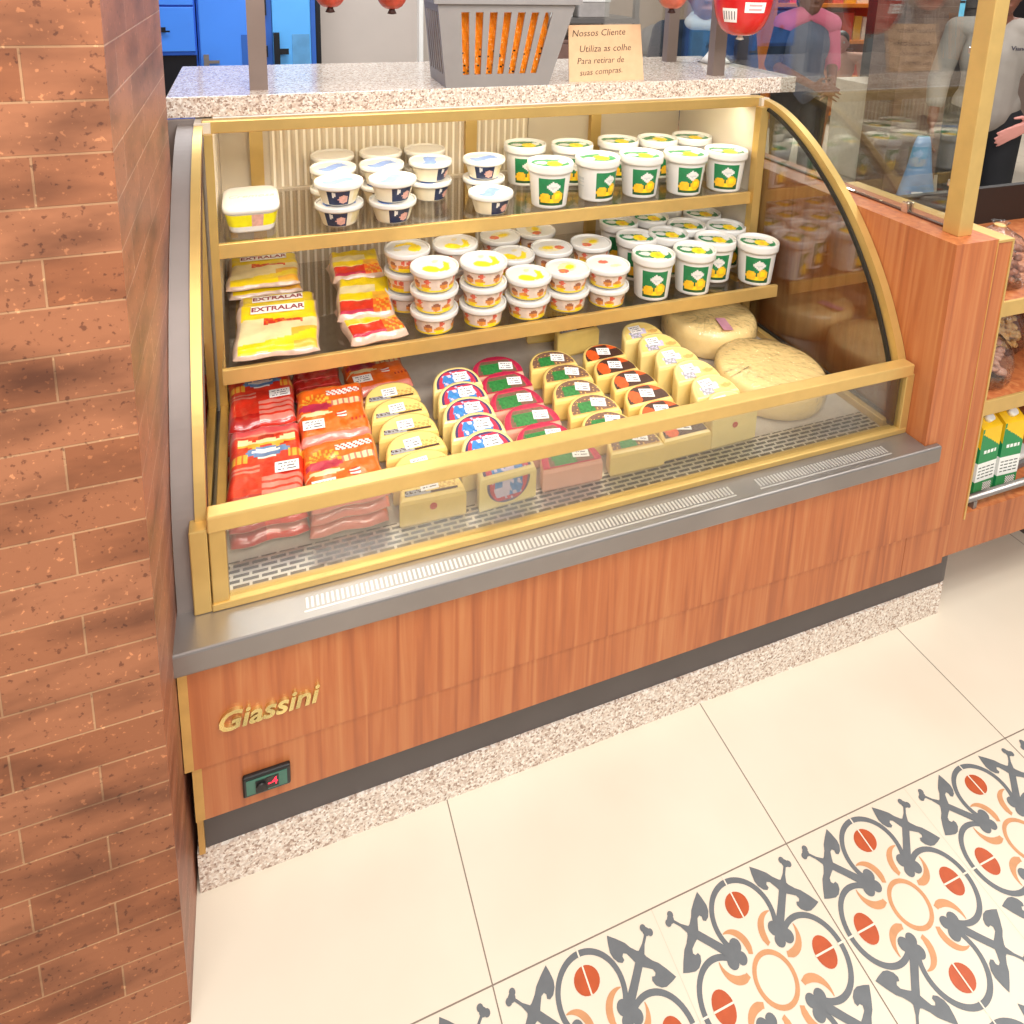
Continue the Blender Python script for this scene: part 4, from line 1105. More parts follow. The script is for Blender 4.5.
# two cheeses alone at the back
src = [('half cheese with dark label alone at the back behind the herb cheeses', 0.992, 0.575), ('half cheese in shade at the very back behind the dark label one', 0.940, 0.665)]
th = thing('cheese_piece', src[0][0], 'cheese', (src[0][1], src[0][2], ZD), 0.08, 'cheeses alone at the back')
mb = MB(); cheese_mesh(mb, 0.066, 0.07, 0.072, S); mb.build('cheese_body', M_cheese, th)
mb = MB(); dlabel_mesh(mb, 0.056, 0.05, 0.0008, la_brown); mb.build('label', LM, th, Matrix.Translation((0, 0.007, 0.072 + 0.007 * S + 0.0004)) @ Matrix.Rotation(math.atan(S), 4, 'X'))
copy_thing(th, (src[1][1], src[1][2], ZD), -0.1, src[1][0], 'cheeses alone at the back')
# whole wheels in film
M_wheel = mat('cheese_wheel', 'EFCF8E', 0.4, 0, 0.07, 18, coat=0.4, bump=0.3, bscale=22)
def wheel(label, x, y, r, h, rz):
    t = thing('round_cheese', label, 'cheese wheel', (x, y, ZD), rz, 'film wrapped cheese wheels')
    mb = MB(); prof = [(r * 0.90, 0.0), (r * 0.965, 0.006), (r, h * 0.28), (r * 1.0, h * 0.62), (r * 0.97, h * 0.86), (r * 0.90, h * 0.97), (r * 0.6, h), (r * 0.02, h * 1.0)]
    mb.lathe(prof, 64); mb.build('wheel_body', M_wheel, t)
    mb = MB(); R = random.Random(int(x * 100))
    seg = 72; rings = []
    pr = [(r * 0.985, 0.004), (r * 1.012, h * 0.3), (r * 1.012, h * 0.64), (r * 0.985, h * 0.9), (r * 0.91, h * 1.012), (r * 0.72, h * 1.03), (r * 0.5, h * 1.035), (r * 0.25, h * 1.03), (r * 0.03, h * 1.04)]
    for i, (q, z) in enumerate(pr):
        rings.append([mb.bm.verts.new(((q + 0.0012 * R.random()) * math.cos(2*PI*k/seg), (q + 0.0012 * R.random()) * math.sin(2*PI*k/seg), z + (0.0025 * R.random() if i > 3 else 0))) for k in range(seg)])
    for i in range(len(pr) - 1):
        for k in range(seg): mb.bm.faces.new((rings[i][k], rings[i][(k+1) % seg], rings[i+1][(k+1) % seg], rings[i+1][k])).smooth = (i < 3)
    w = mb.build('film_wrap', M_film, t); w['label'] = 'wrinkled clear plastic film'
    mb = MB(); n = 14
    A = [mb.bm.verts.new((-r * 0.55 + 0.012 * math.sin(i), -0.03 + 0.06 * i / n, h * 1.045 + 0.006 * abs(math.sin(1.3 * i)))) for i in range(n + 1)]
    B = [mb.bm.verts.new((-r * 0.92 + 0.015 * math.sin(2.1 * i), -0.05 + 0.10 * i / n, h * 0.9 + 0.012 * math.sin(1.9 * i))) for i in range(n + 1)]
    for i in range(n): mb.bm.faces.new((A[i], A[i+1], B[i+1], B[i])).smooth = True
    mb.build('film_tail', M_film, w)
    return t
wheel('film wrapped round cheese wheel in front at the right end of the deck', 1.392, 0.262, 0.140, 0.082, 0.2)
w2 = wheel('film wrapped round cheese wheel behind the other at the right end', 1.405, 0.548, 0.138, 0.088, 0.9)
mb = MB(); mb.box(-0.035, 0.035, -0.014, 0.014, 0, 0.0008); mb.build('wheel_label', mat('faded_pink_label', 'C98FA0', 0.5), w2, Matrix.Translation((-0.08, -0.045, 0.0935)) @ Matrix.Rotation(0.4, 4, 'Z'))

# ------------------------------------------------------------------ wooden counter end at the right
ce = thing('counter_end', 'tall cherry wood counter end block at the right of the display case', 'counter', (1.66, 0.6, 0))
CE = Matrix.Translation((-1.66, -0.6, 0))
def epart(mb, name, m, parent=None):
    o = mb.build(name, m, parent or ce)
    if parent is None: o.matrix_local = CE
    return o
mb = MB(); mb.box(1.6055, 1.735, -0.034, 1.9, 0.5268, 1.0692)
epart(mb, 'block', M_wood)
mb = MB(); mb.box(1.5985, 1.735, -0.0305, 0.02, 0.203, 0.3178); epart(mb, 'lower_panel', M_wood)
mb = MB(); mb.box(1.7345, 1.736, -0.0352, 1.9, 0.5268, 1.0695); epart(mb, 'edge_strip', M_tan)
gl = thing('glass_partition', 'clear glass partition with brass post standing on the wooden counter end', 'glass partition', (1.68, 0.3, 1.0692))
GL = Matrix.Translation((-1.68, -0.3, -1.0692))
def glp(mb, name, m):
    o = mb.build(name, m, gl); o.matrix_local = GL; return o
mb = MB(); mb.box(1.654, 1.697, 0.003, 0.045, 1.0692, 2.1, bev=0.002); glp(mb, 'post', M_brass_bright)
mb = MB(); mb.box(1.682, 1.690, 0.050, 1.85, 1.074, 2.05); glp(mb, 'pane', M_glass)
mb = MB(); mb.box(1.680, 1.692, 0.046, 1.85, 1.0692, 1.0735); glp(mb, 'slot_strip', mat('dark_slot', '5A3324', 0.6))
M_chrome = mat('chrome_clip', 'DAD6D0', 0.15, 0.95, 0.02)
for y, z in ((0.17, 1.075), (0.9, 1.075)):
    mb = MB(); mb.box(1.674, 1.682, y - 0.009, y + 0.009, z - 0.0055, z + 0.022, bev=0.002); mb.box(1.690, 1.698, y - 0.009, y + 0.009, z - 0.0055, z + 0.022, bev=0.002); glp(mb, 'clip', M_chrome)
for z in (1.18, 1.49):
    mb = MB(); mb.box(1.672, 1.682, 0.045, 0.064, z - 0.008, z + 0.008, bev=0.002); mb.box(1.690, 1.697, 0.045, 0.064, z - 0.008, z + 0.008, bev=0.002); glp(mb, 'clip', M_chrome)

# shelf unit further right
su = thing('shelf_unit', 'cherry wood shelf unit with brass shelf edges at the far right', 'shelf unit', (2.2, 0.2, 0))
SU = Matrix.Translation((-2.2, -0.2, 0))
def spart(mb, name, m, parent=None):
    o = mb.build(name, m, parent or su)
    if parent is None: o.matrix_local = SU
    return o
mb = MB(); mb.box(1.7365, 1.8055, -0.018, 0.45, 0.203, 1.052); spart(mb, 'side_panel', M_wood)
mb = MB(); mb.box(1.8055, 1.811, -0.020, 0.45, 0.30, 1.058); mb.box(1.7365, 1.8055, -0.020, 0.45, 1.052, 1.058); spart(mb, 'brass_trim', M_brass_bright)
mb = MB(); mb.box(1.8055, 2.9, -0.018, 0.45, 0.203, 0.315); spart(mb, 'bottom_panel', M_wood)
mb = MB(); mb.box(1.811, 2.9, 0.43, 0.45, 0.315, 1.0); spart(mb, 'back_board', mat('black_back_board', '1B1918', 0.5))
mb = MB(); mb.box(2.88, 2.9, -0.018, 0.43, 0.315, 1.052); spart(mb, 'side_panel', M_wood)
for z in (0.577, 0.845):
    mb = MB(); mb.box(1.811, 2.88, 0.004, 0.43, z + 0.004, z + 0.036); sh = spart(mb, 'shelf', M_wood)
    mb = MB(); mb.box(1.811, 2.88, -0.004, 0.004, z, z + 0.040, bev=0.002); spart(mb, 'shelf_edge', M_brass_bright, sh)
    bpy.data.objects[sh.name].children[0].matrix_local = Matrix.Identity(4)
mb = MB(); mb.tube([(1.811, -0.004, 0.342), (2.88, -0.004, 0.342)], 0.009, 12)
for x in (1.85, 2.4): mb.box(x - 0.006, x + 0.006, -0.013, 0.006, 0.315, 0.336)
spart(mb, 'guard_rod', M_steel)
mb = MB(); mb.box(2.3, 2.85, 0.1, 0.4, 0, 0.203); spart(mb, 'foot', M_dark)
# cartons
M_ctg = mat('carton_green', '1D8A4F', 0.35, 0, 0.06, 40); M_ctw = mat('carton_white', 'F2F2EC', 0.35, 0, 0.02); M_cty = mat('carton_yellow', 'F4C21C', 0.35, 0, 0.04); M_ctk = mat('carton_dark_print', '3D4A42', 0.4, 0, 0.1)
def carton():
    mb = MB(); nx, nz = 22, 60; w, d, h = 0.072, 0.085, 0.195
    def art(u, v):
        if v > 0.93: return 2 if u > 0.1 else 0
        if v > 0.70 and (v - 0.70) > 0.24 * (1 - u): return 2
        if v > 0.70: return 0
        if 0.62 < v < 0.67 and 0.2 < u < 0.85 and int(u * 22) % 4: return 1
        if v > 0.48: return 0
        if v > 0.20: return 3 if (0.22 < v < 0.44 and 0.1 < u < 0.9 and int(v * 60) % 3 == 0 and int(u * 22) % 5) else 1
        if 0.04 < v < 0.17 and 0.45 < u < 0.92: return 1 if (int(u * 22) + int(v * 60)) % 2 else 3
        return 0
    for side in range(4):
        a = [(-w/2, -d/2), (w/2, -d/2), (w/2, d/2), (-w/2, d/2)]
        p, q = a[side], a[(side + 1) % 4]
        for j in range(nz):
            for i in range(nx):
                def pt(i, j): return (p[0] + (q[0]-p[0])*i/nx, p[1] + (q[1]-p[1])*i/nx, h * j/nz)
                mb.face([pt(i, j), pt(i+1, j), pt(i+1, j+1), pt(i, j+1)], art((i+.5)/nx, (j+.5)/nz))
    mb.face([(-w/2, -d/2, 0), (-w/2, d/2, 0), (w/2, d/2, 0), (w/2, -d/2, 0)], 0)
    mb.hexa([(-w/2, -d/2, h), (w/2, -d/2, h), (w/2, d/2, h), (-w/2, d/2, h), (-w/2, -0.004, h + 0.026), (w/2, -0.004, h + 0.026), (w/2, 0.004, h + 0.026), (-w/2, 0.004, h + 0.026)], 2)
    bmesh.ops.remove_doubles(mb.bm, verts=mb.bm.verts[:], dist=1e-5)
    return mb
t = thing('drink_carton', 'green and yellow drink carton nearest the shelf side panel, bottom shelf', 'carton', (1.922, 0.066, 0.315), 0.03, 'cartons on the bottom shelf')
carton().build('carton_body', [M_ctg, M_ctw, M_cty, M_ctk], t)
mb = MB(); mb.tube([(0, -0.022, 0.2065), (0, -0.032, 0.222)], 0.011, 16); mb.build('cap', M_ctw, t)
copy_thing(t, (2.008, 0.064, 0.315), -0.05, 'green and yellow drink carton second from the shelf side panel, bottom shelf', 'cartons on the bottom shelf')
# food bags on the shelves
M_nuts = mat('roasted_brown', '8A5238', 0.5, 0, 0.25, 40); M_nutp = mat('pinkish_rusk', 'B98872', 0.5, 0, 0.2, 40); M_gold2 = mat('golden_crisp', 'D9AE6C', 0.5, 0, 0.2, 40)
def foodbag(label, x, y, z, w, d, h, fill, seed):
    t = thing('food_bag', label, 'bag of food', (x, y, z), 0, 'clear bags on the shelf unit')
    R = random.Random(seed)
    mb = MB()
    for i in range(130):
        u, v, q = R.uniform(-1, 1), R.uniform(-1, 1), R.uniform(0, 1)
        k = 0.86 * (1 - 0.45 * q)
        M = Matrix.Translation((u * w/2 * k * 0.80, v * d/2 * k * 0.78, 0.016 + q * h * 0.66)) @ Matrix.Rotation(R.uniform(0, 6), 4, 'Z') @ Matrix.Rotation(R.uniform(0, 3), 4, 'X') @ Matrix.Diagonal((0.019, 0.011, 0.010, 1))
        tb = bmesh.new(); bmesh.ops.create_icosphere(tb, subdivisions=1, radius=1)
        for f in tb.faces: f.smooth = True
        mb.join(tb, M); tb.free()
    c = mb.build('contents', fill, t); c['kind'] = 'stuff'
    mb = MB(); prof = [(0.86, 0), (1.0, 0.012), (1.03, h * 0.3), (0.92, h * 0.62), (0.62, h * 0.82), (0.24, h * 0.95), (0.16, h), (0.26, h * 1.06)]
    mb.lathe([(r, q) for r, q in prof], 40, 0, sx=w/2, sy=d/2, cap1=False)
    for v in mb.bm.verts: v.co += Vector((R.uniform(-1, 1), R.uniform(-1, 1), 0)) * 0.0025
    mb.build('bag_film', M_bag, t)
    mb = MB(); mb.lathe([(0.013, h * 0.985), (0.0145, h * 0.99), (0.0145, h * 1.005), (0.013, h * 1.01)], 16); mb.build('twist_tie', M_gold2, t)
foodbag('clear bag of brown rusks on the top shelf at the right edge', 1.945, 0.11, 0.881, 0.18, 0.15, 0.15, M_nuts, 1)
foodbag('clear bag of pinkish brown nuts on the middle shelf beside the side panel', 1.925, 0.10, 0.613, 0.19, 0.15, 0.145, M_nutp, 2)
foodbag('clear bag of golden snacks farther along the middle shelf', 2.13, 0.20, 0.613, 0.17, 0.13, 0.15, M_gold2, 3)
t = thing('bottle', 'white squeeze bottle standing behind the bag on the middle shelf', 'bottle', (2.02, 0.31, 0.613))
mb = MB(); mb.lathe([(0.030, 0), (0.034, 0.004), (0.034, 0.10), (0.028, 0.125), (0.013, 0.14), (0.013, 0.15)], 28); mb.build('bottle_body', M_white, t)
mb = MB(); mb.lathe([(0.015, 0.150), (0.016, 0.152), (0.016, 0.170), (0.010, 0.176)], 20); mb.build('cap', mat('grey_cap', 'B8B8B8', 0.4), t)
t = thing('dark_tray', 'dark flat tray leaning on the shelf right of the cartons', 'tray', (2.14, 0.15, 0.315), 0.1)
mb = MB(); mb.box(-0.05, 0.05, -0.09, 0.09, 0, 0.02, bev=0.004); mb.build('tray_base', mat('tray_grey', '6E6B6A', 0.4), t)
mb = MB(); mb.box(-0.044, 0.044, -0.084, 0.084, 0.020, 0.034, bev=0.004); mb.build('tray_contents', M_cupw, t)
t['label'] = 'grey tray with white packet on the bottom shelf right of the cartons'; t.name = 'tray'

# ------------------------------------------------------------------ background
M_wallb = mat('beige_wall_paint', 'C9BDB4', 0.7, 0, 0.03, 4)
mb = MB(); mb.box(-1.3, 2.4, 3.2, 3.3, 0, 3.0); tag(mb.build('wall_back', M_wallb), kind='structure')
M_blue = mat('blue_lit_steel', '2C68D8', 0.35, 0, 0.06, 3); M_bluel = mat('light_blue_lit_steel', '4488EE', 0.35, 0, 0.06, 3); M_blued = mat('deep_blue_lit_steel', '2A5FB4', 0.4, 0, 0.06, 3)  # blue cast of the daylight put into the cabinet and door colours
M_bk = mat('black_metal', '15181F', 0.4, 0.2, 0.05)
t = thing('drawer_cabinet', 'blue-lit drawer cabinet behind the counter beside the brick pillar', 'cabinet', (-0.17, 2.95, 0))
mb = MB(); mb.box(-0.20, 0.085, 0.02, 0.24, 0.0, 1.16); mb.box(-0.20, 0.085, 0.0, 0.24, 1.155, 1.9); mb.build('cabinet_body', [M_blue], t)
for z0, z1 in ((1.175, 1.40), (1.41, 1.63), (1.64, 1.88)):
    mb = MB(); mb.box(-0.19, 0.078, -0.016, -0.0005, z0, z1, bev=0.003); dr = mb.build('drawer', M_bluel, t)
    mb = MB(); mb.box(-0.075, -0.055, -0.03, -0.0165, (z0+z1)/2 - 0.012, (z0+z1)/2 + 0.012); mb.box(-0.075, -0.035, -0.034, -0.03, (z0+z1)/2 - 0.012, (z0+z1)/2 - 0.004); mb.build('knob', M_bk, dr)
mb = MB(); mb.box(-0.19, 0.078, 0.0145, 0.0195, 0.85, 1.15); mb.build('gap_shade', M_bk, t)  # black sheet stands in for the shaded gap under the drawers
t = thing('fridge', 'tall blue-lit fridge with chrome latch behind the counter left of the guard post', 'fridge', (0.10, 2.95, 0))
mb = MB(); mb.box(-0.18, 0.12, 0.0, 0.24, 0.0, 2.0, bev=0.004); mb.build('fridge_body', M_blue, t)
mb = MB(); mb.box(-0.17, 0.115, -0.03, -0.0005, 0.1, 1.95, bev=0.008); dr = mb.build('door', M_bluel, t)
mb = MB(); mb.box(-0.155, -0.13, -0.046, -0.0305, 1.09, 1.16); mb.box(-0.13, -0.08, -0.05, -0.038, 1.115, 1.13); mb.build('latch', M_steel, dr)
mb = MB(); mb.box(0.03, 0.11, -0.034, -0.0305, 0.9, 1.26); mb.build('notice_panel', M_blued, dr)
mb = MB(); mb.box(-0.06, 0.02, -0.034, -0.0305, 1.445, 1.47); mb.build('name_strip', M_bk, dr)
t = thing('cold_room_door', 'pale blue-lit cold room door with black handle behind the counter', 'door', (0.385, 2.95, 0))
mb = MB(); mb.box(-0.16, -0.10, 0.0, 0.24, 0.0, 2.1); mb.box(0.10, 0.125, 0.0, 0.24, 0.0, 2.1); mb.build('door_frame', M_blued, t)
mb = MB(); mb.box(-0.098, 0.098, -0.012, 0.20, 0.02, 2.08, bev=0.005); dr = mb.build('door_leaf', mat('sky_blue_lit_steel', '5CAEF4', 0.35, 0, 0.06, 3), t)  # blue light put into the leaf's colour as well
mb = MB(); mb.box(-0.095, -0.065, -0.05, -0.0125, 1.02, 1.27); mb.box(-0.067, -0.02, -0.045, -0.03, 1.155, 1.185); mb.build('handle', M_bk, dr)
mb = MB(); mb.box(0.0, 0.09, -0.016, -0.0125, 0.95, 1.26, bev=0.001); mb.build('grey_patch', mat('dull_blue', '5C9CD0', 0.5, 0, 0.15, 12), dr)  # patch of duller blue on the door leaf
mb = MB(); mb.box(-0.155, -0.125, -0.02, -0.0005, 1.36, 1.5); mb.box(-0.155, -0.125, -0.02, -0.0005, 1.14, 1.2); mb.build('hinge', M_bk, t)
mb = MB(); mb.box(0.515, 0.54, 2.98, 3.2, 0, 2.4); tag(mb.build('trim_1', M_bk), kind='structure')
mb = MB(); mb.box(1.125, 1.15, 3.14, 3.2, 0, 2.4); tag(mb.build('trim_2', M_white), kind='structure')
# work bench with steel shelf and boxes behind the sign
t = thing('steel_rack', 'steel work rack with white trays behind the cardboard sign', 'rack', (2.0, 2.95, 0))
for x in (-0.45, 0.36):
    for y in (-0.2, 0.2):
        mb = MB(); mb.box(x - 0.015, x + 0.015, y - 0.015, y + 0.015, 0, 1.75); mb.build('leg', M_steel, t)
for z in (0.5, 0.9, 1.33):
    mb = MB(); mb.box(-0.47, 0.38, -0.22, 0.22, z, z + 0.03); mb.build('shelf', M_steel, t)
for i, (x, w, h, hexc, nm) in enumerate(((1.66, 0.16, 0.10, 'E8E6E2', 'white'), (1.87, 0.18, 0.15, 'D8DEDC', 'pale grey'), (2.1, 0.2, 0.09, 'B9B2AE', 'dull grey'))):
    q = thing('tray_box', f'{nm} plastic tray box on the steel rack behind the sign', 'box', (x, 2.9, 1.3605), 0, 'boxes on the steel rack')
    mb = MB(); mb.box(-w/2, w/2, -0.12, 0.12, 0, h, bev=0.006); mb.build('box_body', mat('traybox_' + str(i), hexc, 0.4), q)
    mb = MB(); mb.box(-w/2 - 0.004, w/2 + 0.004, -0.124, 0.124, h + 0.0005, h + 0.015, bev=0.003); mb.build('lid', M_white, q)
for i, (x, hexc, nm) in enumerate(((1.68, '3C9A60', 'green'), (1.9, '8A6A60', 'brown'), (2.12, 'A9A4A8', 'grey'))):
    q = thing('tray_box', f'{nm} crate low on the steel rack behind the sign', 'box', (x, 2.9, 0.9305), 0, 'boxes on the steel rack')
    mb = MB(); mb.box(-0.09, 0.09, -0.13, 0.13, 0, 0.28, bev=0.006); mb.build('box_body', mat('cratebox_' + str(i), hexc, 0.45), q)
    mb = MB(); mb.box(-0.094, 0.094, -0.134, 0.134, 0.2805, 0.30, bev=0.003); mb.build('rim', mat('craterim_' + str(i), hexc, 0.4), q)
# domed bin
t = thing('bin', 'grey domed bin standing between the sign and the navy shirt', 'bin', (2.345, 2.45, 0))
mb = MB(); mb.lathe([(0.10, 0), (0.12, 0.01), (0.125, 1.12), (0.125, 1.18)], 32); mb.build('bin_body', mat('bin_grey', '9A928E', 0.5), t)
mb = MB(); mb.lathe([(0.128, 1.181), (0.128, 1.21), (0.118, 1.27), (0.09, 1.32), (0.045, 1.345), (0.005, 1.35)], 32); mb.build('dome_lid', mat('bin_lid_grey', '8C8684', 0.45), t)
# brick column and far shop
mb = MB(); mb.box(4.62, 5.14, 2.84, 3.10, 0, 3.0); o = mb.build('wall_column', M_brick_far); uv_box(o); tag(o, kind='structure')
mb = MB(); mb.box(2.6, 9.0, 8.0, 8.1, 0, 3.0); tag(mb.build('wall_far', mat('shop_wall', 'B8A493', 0.7, 0, 0.05, 2)), kind='structure')
mb = MB(); mb.box(8.9, 9.0, -2.6, 8.0, 0, 3.0); tag(mb.build('wall_right', mat('shop_side_wall', '6F5F57', 0.7, 0, 0.05, 2)), kind='structure')
M_ofr = mat('orange_shelving', 'E8862A', 0.45, 0, 0.06, 6)
def rack(label, x, y, w, h, seed, rz=0.0):
    R = random.Random(seed)
    t = thing('shop_rack', label, 'shop rack', (x, y, 0), rz, 'orange racks at the far end')
    for s in (-w/2, w/2 - 0.04):
        mb = MB(); mb.box(s, s + 0.04, -0.2, 0.2, 0, h); mb.build('upright', M_ofr, t)
    for z in (0.1, 0.5, 0.9, 1.3, 1.7):
        if z < h:
            mb = MB(); mb.box(-w/2 + 0.04, w/2 - 0.04, -0.2, 0.2, z, z + 0.04); mb.build('shelf', M_ofr, t)
    mb = MB(); mb.box(-w/2 + 0.04, w/2 - 0.04, 0.17, 0.2, 0.14, h); mb.build('back_panel', mat('rack_back', 'C46C22', 0.5), t)
    mats = [mat('goods_%d_%d' % (seed, i), c, 0.4) for i, c in enumerate(('D8492C', 'E9B642', 'F0E7D8', '7A3B22'))]
    k = 0
    for z in (0.54, 0.94, 1.34):
        xx = -w/2 + 0.10
        while xx < w/2 - 0.12:
            bw, bh = R.uniform(0.10, 0.16), R.uniform(0.16, 0.30)
            q = thing('goods_box', f'small packaged goods box on the far orange rack', 'box', (x + xx + bw/2, y - 0.05, z + 0.0005), 0, label + ' goods')
            q['label'] = 'small packaged box on ' + label
            mb = MB(); mb.box(-bw/2, bw/2, -0.1, 0.1, 0, bh, bev=0.004); mb.build('box_body', mats[k % 4], q); k += 1
            xx += bw + 0.02
rack('orange shop rack seen between the pink-shouldered worker and brick column', 6.1, 5.3, 1.5, 1.62, 31)
mb = MB(); mb.box(4.80, 5.14, 3.22, 3.62, 0, 0.80, bev=0.01); tag(mb.build('crate_table', mat('pale_table', 'DCCDB8', 0.5)), 'pale low table between the brick column and the small peach-clothed figure', 'table')
# cold window strips high in the back right
mb = MB(); mb.box(6.2, 7.2, 7.94, 8.0, 1.35, 2.3); tag(mb.build('window_1', emit_mat('daylit_pane', 'A8D8EE', 1.2)), kind='structure')
t = thing('dark_cabinet', 'black cabinet with cyan glass door behind the grey-shirted person', 'cabinet', (5.55, 3.2, 0))
mb = MB(); mb.box(-0.40, 0.9, 0, 0.5, 0, 2.3, bev=0.01); mb.build('cabinet_body', mat('cabinet_black', '1C1B20', 0.4), t)
for x in (-0.25, 0.3):
    mb = MB(); mb.box(x, x + 0.34, -0.012, -0.0005, 1.3, 2.2); dr = mb.build('glass_door', emit_mat('cyan_lit_glass', '6FC4E8', 0.7), t)
    for z in (1.45, 1.75, 2.0):
        mb = MB(); mb.box(x + 0.01, x + 0.33, -0.018, -0.0125, z, z + 0.02); mb.build('door_bar', M_bk, dr)

# low service counter at the back right carrying a blue bag
t = thing('service_counter', 'dull brown service counter seen through the glass partition', 'counter', (2.9, 1.35, 0))
mb = MB(); mb.box(-0.35, 0.45, -0.18, 0.2, 0.0, 0.52, bev=0.005); mb.build('counter_body', mat('dull_brown_laminate', '6E5A50', 0.5, 0, 0.1, 3), t)
mb = MB(); mb.box(-0.37, 0.47, -0.2, 0.22, 0.5205, 0.545, bev=0.003); mb.build('counter_top', mat('brown_top', '7A665B', 0.4, 0, 0.06, 3), t)
t = thing('blue_bag', 'translucent blue bag with white tag standing behind the glass partition', 'bag', (3.16, 1.36, 0.5455), -0.3)
mb = MB(); mb.lathe([(0.9, 0), (1.0, 0.01), (0.9, 0.08), (0.62, 0.2), (0.42, 0.32), (0.30, 0.36)], 24, 0, sx=0.10, sy=0.05); mb.build('bag_body', mat('blue_film', '6D8FB4', 0.3, 0, 0.25, 12, coat=0.3), t)
mb = MB(); mb.box(-0.055, 0.0, -0.0535, -0.0515, 0.04, 0.10); mb.build('tag', M_label, t)

# ------------------------------------------------------------------ people
def capsule(bm, a, b, ra, rb, seg=14, rings=5):
    a, b = Vector(a), Vector(b); d = b - a
    L = d.length
    if L < 1e-5: d = Vector((0, 0, 1)); L = 1e-5
    d = d / L
    up = Vector((0, 0, 1)) if abs(d.z) < 0.9 else Vector((0, 1, 0))
    x = d.cross(up).normalized(); y = d.cross(x)
    R = []
    for i in range(rings): 
        t = -PI/2 + PI/2 * i / rings
        R.append((a + d * ra * math.sin(t), max(ra * math.cos(t), 0.0006)))
    R.append((a, ra))
    R.append((b, rb))
    for i in range(1, rings + 1):
        t = PI/2 * i / rings
        R.append((b + d * rb * math.sin(t), max(rb * math.cos(t), 0.0006)))
    V = [[bm.verts.new(c + (x * math.cos(2*PI*k/seg) + y * math.sin(2*PI*k/seg)) * r) for k in range(seg)] for c, r in R]
    for i in range(len(V) - 1):
        for k in range(seg): bm.faces.new((V[i][k], V[i][(k+1) % seg], V[i+1][(k+1) % seg], V[i+1][k]))
    bm.faces.new(V[0][::-1]); bm.faces.new(V[-1])
def ellipsoid(bm, c, r, rot=None, seg=20, rings=14):
    tb = bmesh.new(); bmesh.ops.create_uvsphere(tb, u_segments=seg, v_segments=rings, radius=1)
    M = Matrix.Translation(c) @ (rot or Matrix.Identity(4)) @ Matrix.Diagonal((r[0], r[1], r[2], 1))
    mp = {v: bm.verts.new(M @ v.co) for v in tb.verts}
    for f in tb.faces: bm.faces.new([mp[v] for v in f.verts])
    tb.free()
def remesh(bm, name, m, parent, vox, smooth=6, label=None):
    me = bpy.data.meshes.new('tmp'); bmesh.ops.recalc_face_normals(bm, faces=bm.faces[:]); bm.to_mesh(me); bm.free()
    o = bpy.data.objects.new('tmp', me); C.objects.link(o)
    r = o.modifiers.new('r', 'REMESH'); r.mode = 'VOXEL'; r.voxel_size = vox; r.use_smooth_shade = True
    s = o.modifiers.new('s', 'SMOOTH'); s.factor = 0.5; s.iterations = smooth
    dg = bpy.context.evaluated_depsgraph_get(); dg.update()
    me2 = bpy.data.meshes.new_from_object(o.evaluated_get(dg)); me2.name = name
    bpy.data.objects.remove(o); bpy.data.meshes.remove(me)
    me2.materials.clear(); me2.materials.append(m)
    for p in me2.polygons: p.use_smooth = True
    q = bpy.data.objects.new(name, me2); C.objects.link(q); q.parent = parent
    if label: q['label'] = label
    return q
def hand(bm, w, d, side_v, palm_n, s=1.0):
    """w wrist, d finger direction, side_v thumb side"""
    w, d, sv, pn = Vector(w), Vector(d).normalized(), Vector(side_v).normalized(), Vector(palm_n).normalized()
    k = w + d * 0.085 * s
    for i in range(4):
        o = sv * (0.030 - 0.020 * i) * s
        capsule(bm, w + d * 0.012 + o * 0.6, k + o, 0.013 * s, 0.0115 * s, 10, 3)
        L = (0.072, 0.080, 0.074, 0.058)[i] * s
        b1 = k + o + d * L * 0.5 + pn * 0.010 * s; b2 = b1 + d * L * 0.42 + pn * 0.022 * s
        sp = sv * (0.005 - 0.0035 * i) * s
        capsule(bm, k + o, b1 + sp, 0.0095 * s, 0.0085 * s, 10, 3); capsule(bm, b1 + sp, b2 + sp * 1.6, 0.0085 * s, 0.007 * s, 10, 3)
    t0 = w + d * 0.022 * s + sv * 0.022 * s; t1 = t0 + (d * 0.6 + sv * 0.8).normalized() * 0.042 * s; t2 = t1 + (d * 0.9 + sv * 0.35 + pn * 0.2).normalized() * 0.036 * s
    capsule(bm, t0, t1, 0.0135 * s, 0.0105 * s, 10, 3); capsule(bm, t1, t2, 0.0105 * s, 0.008 * s, 10, 3)
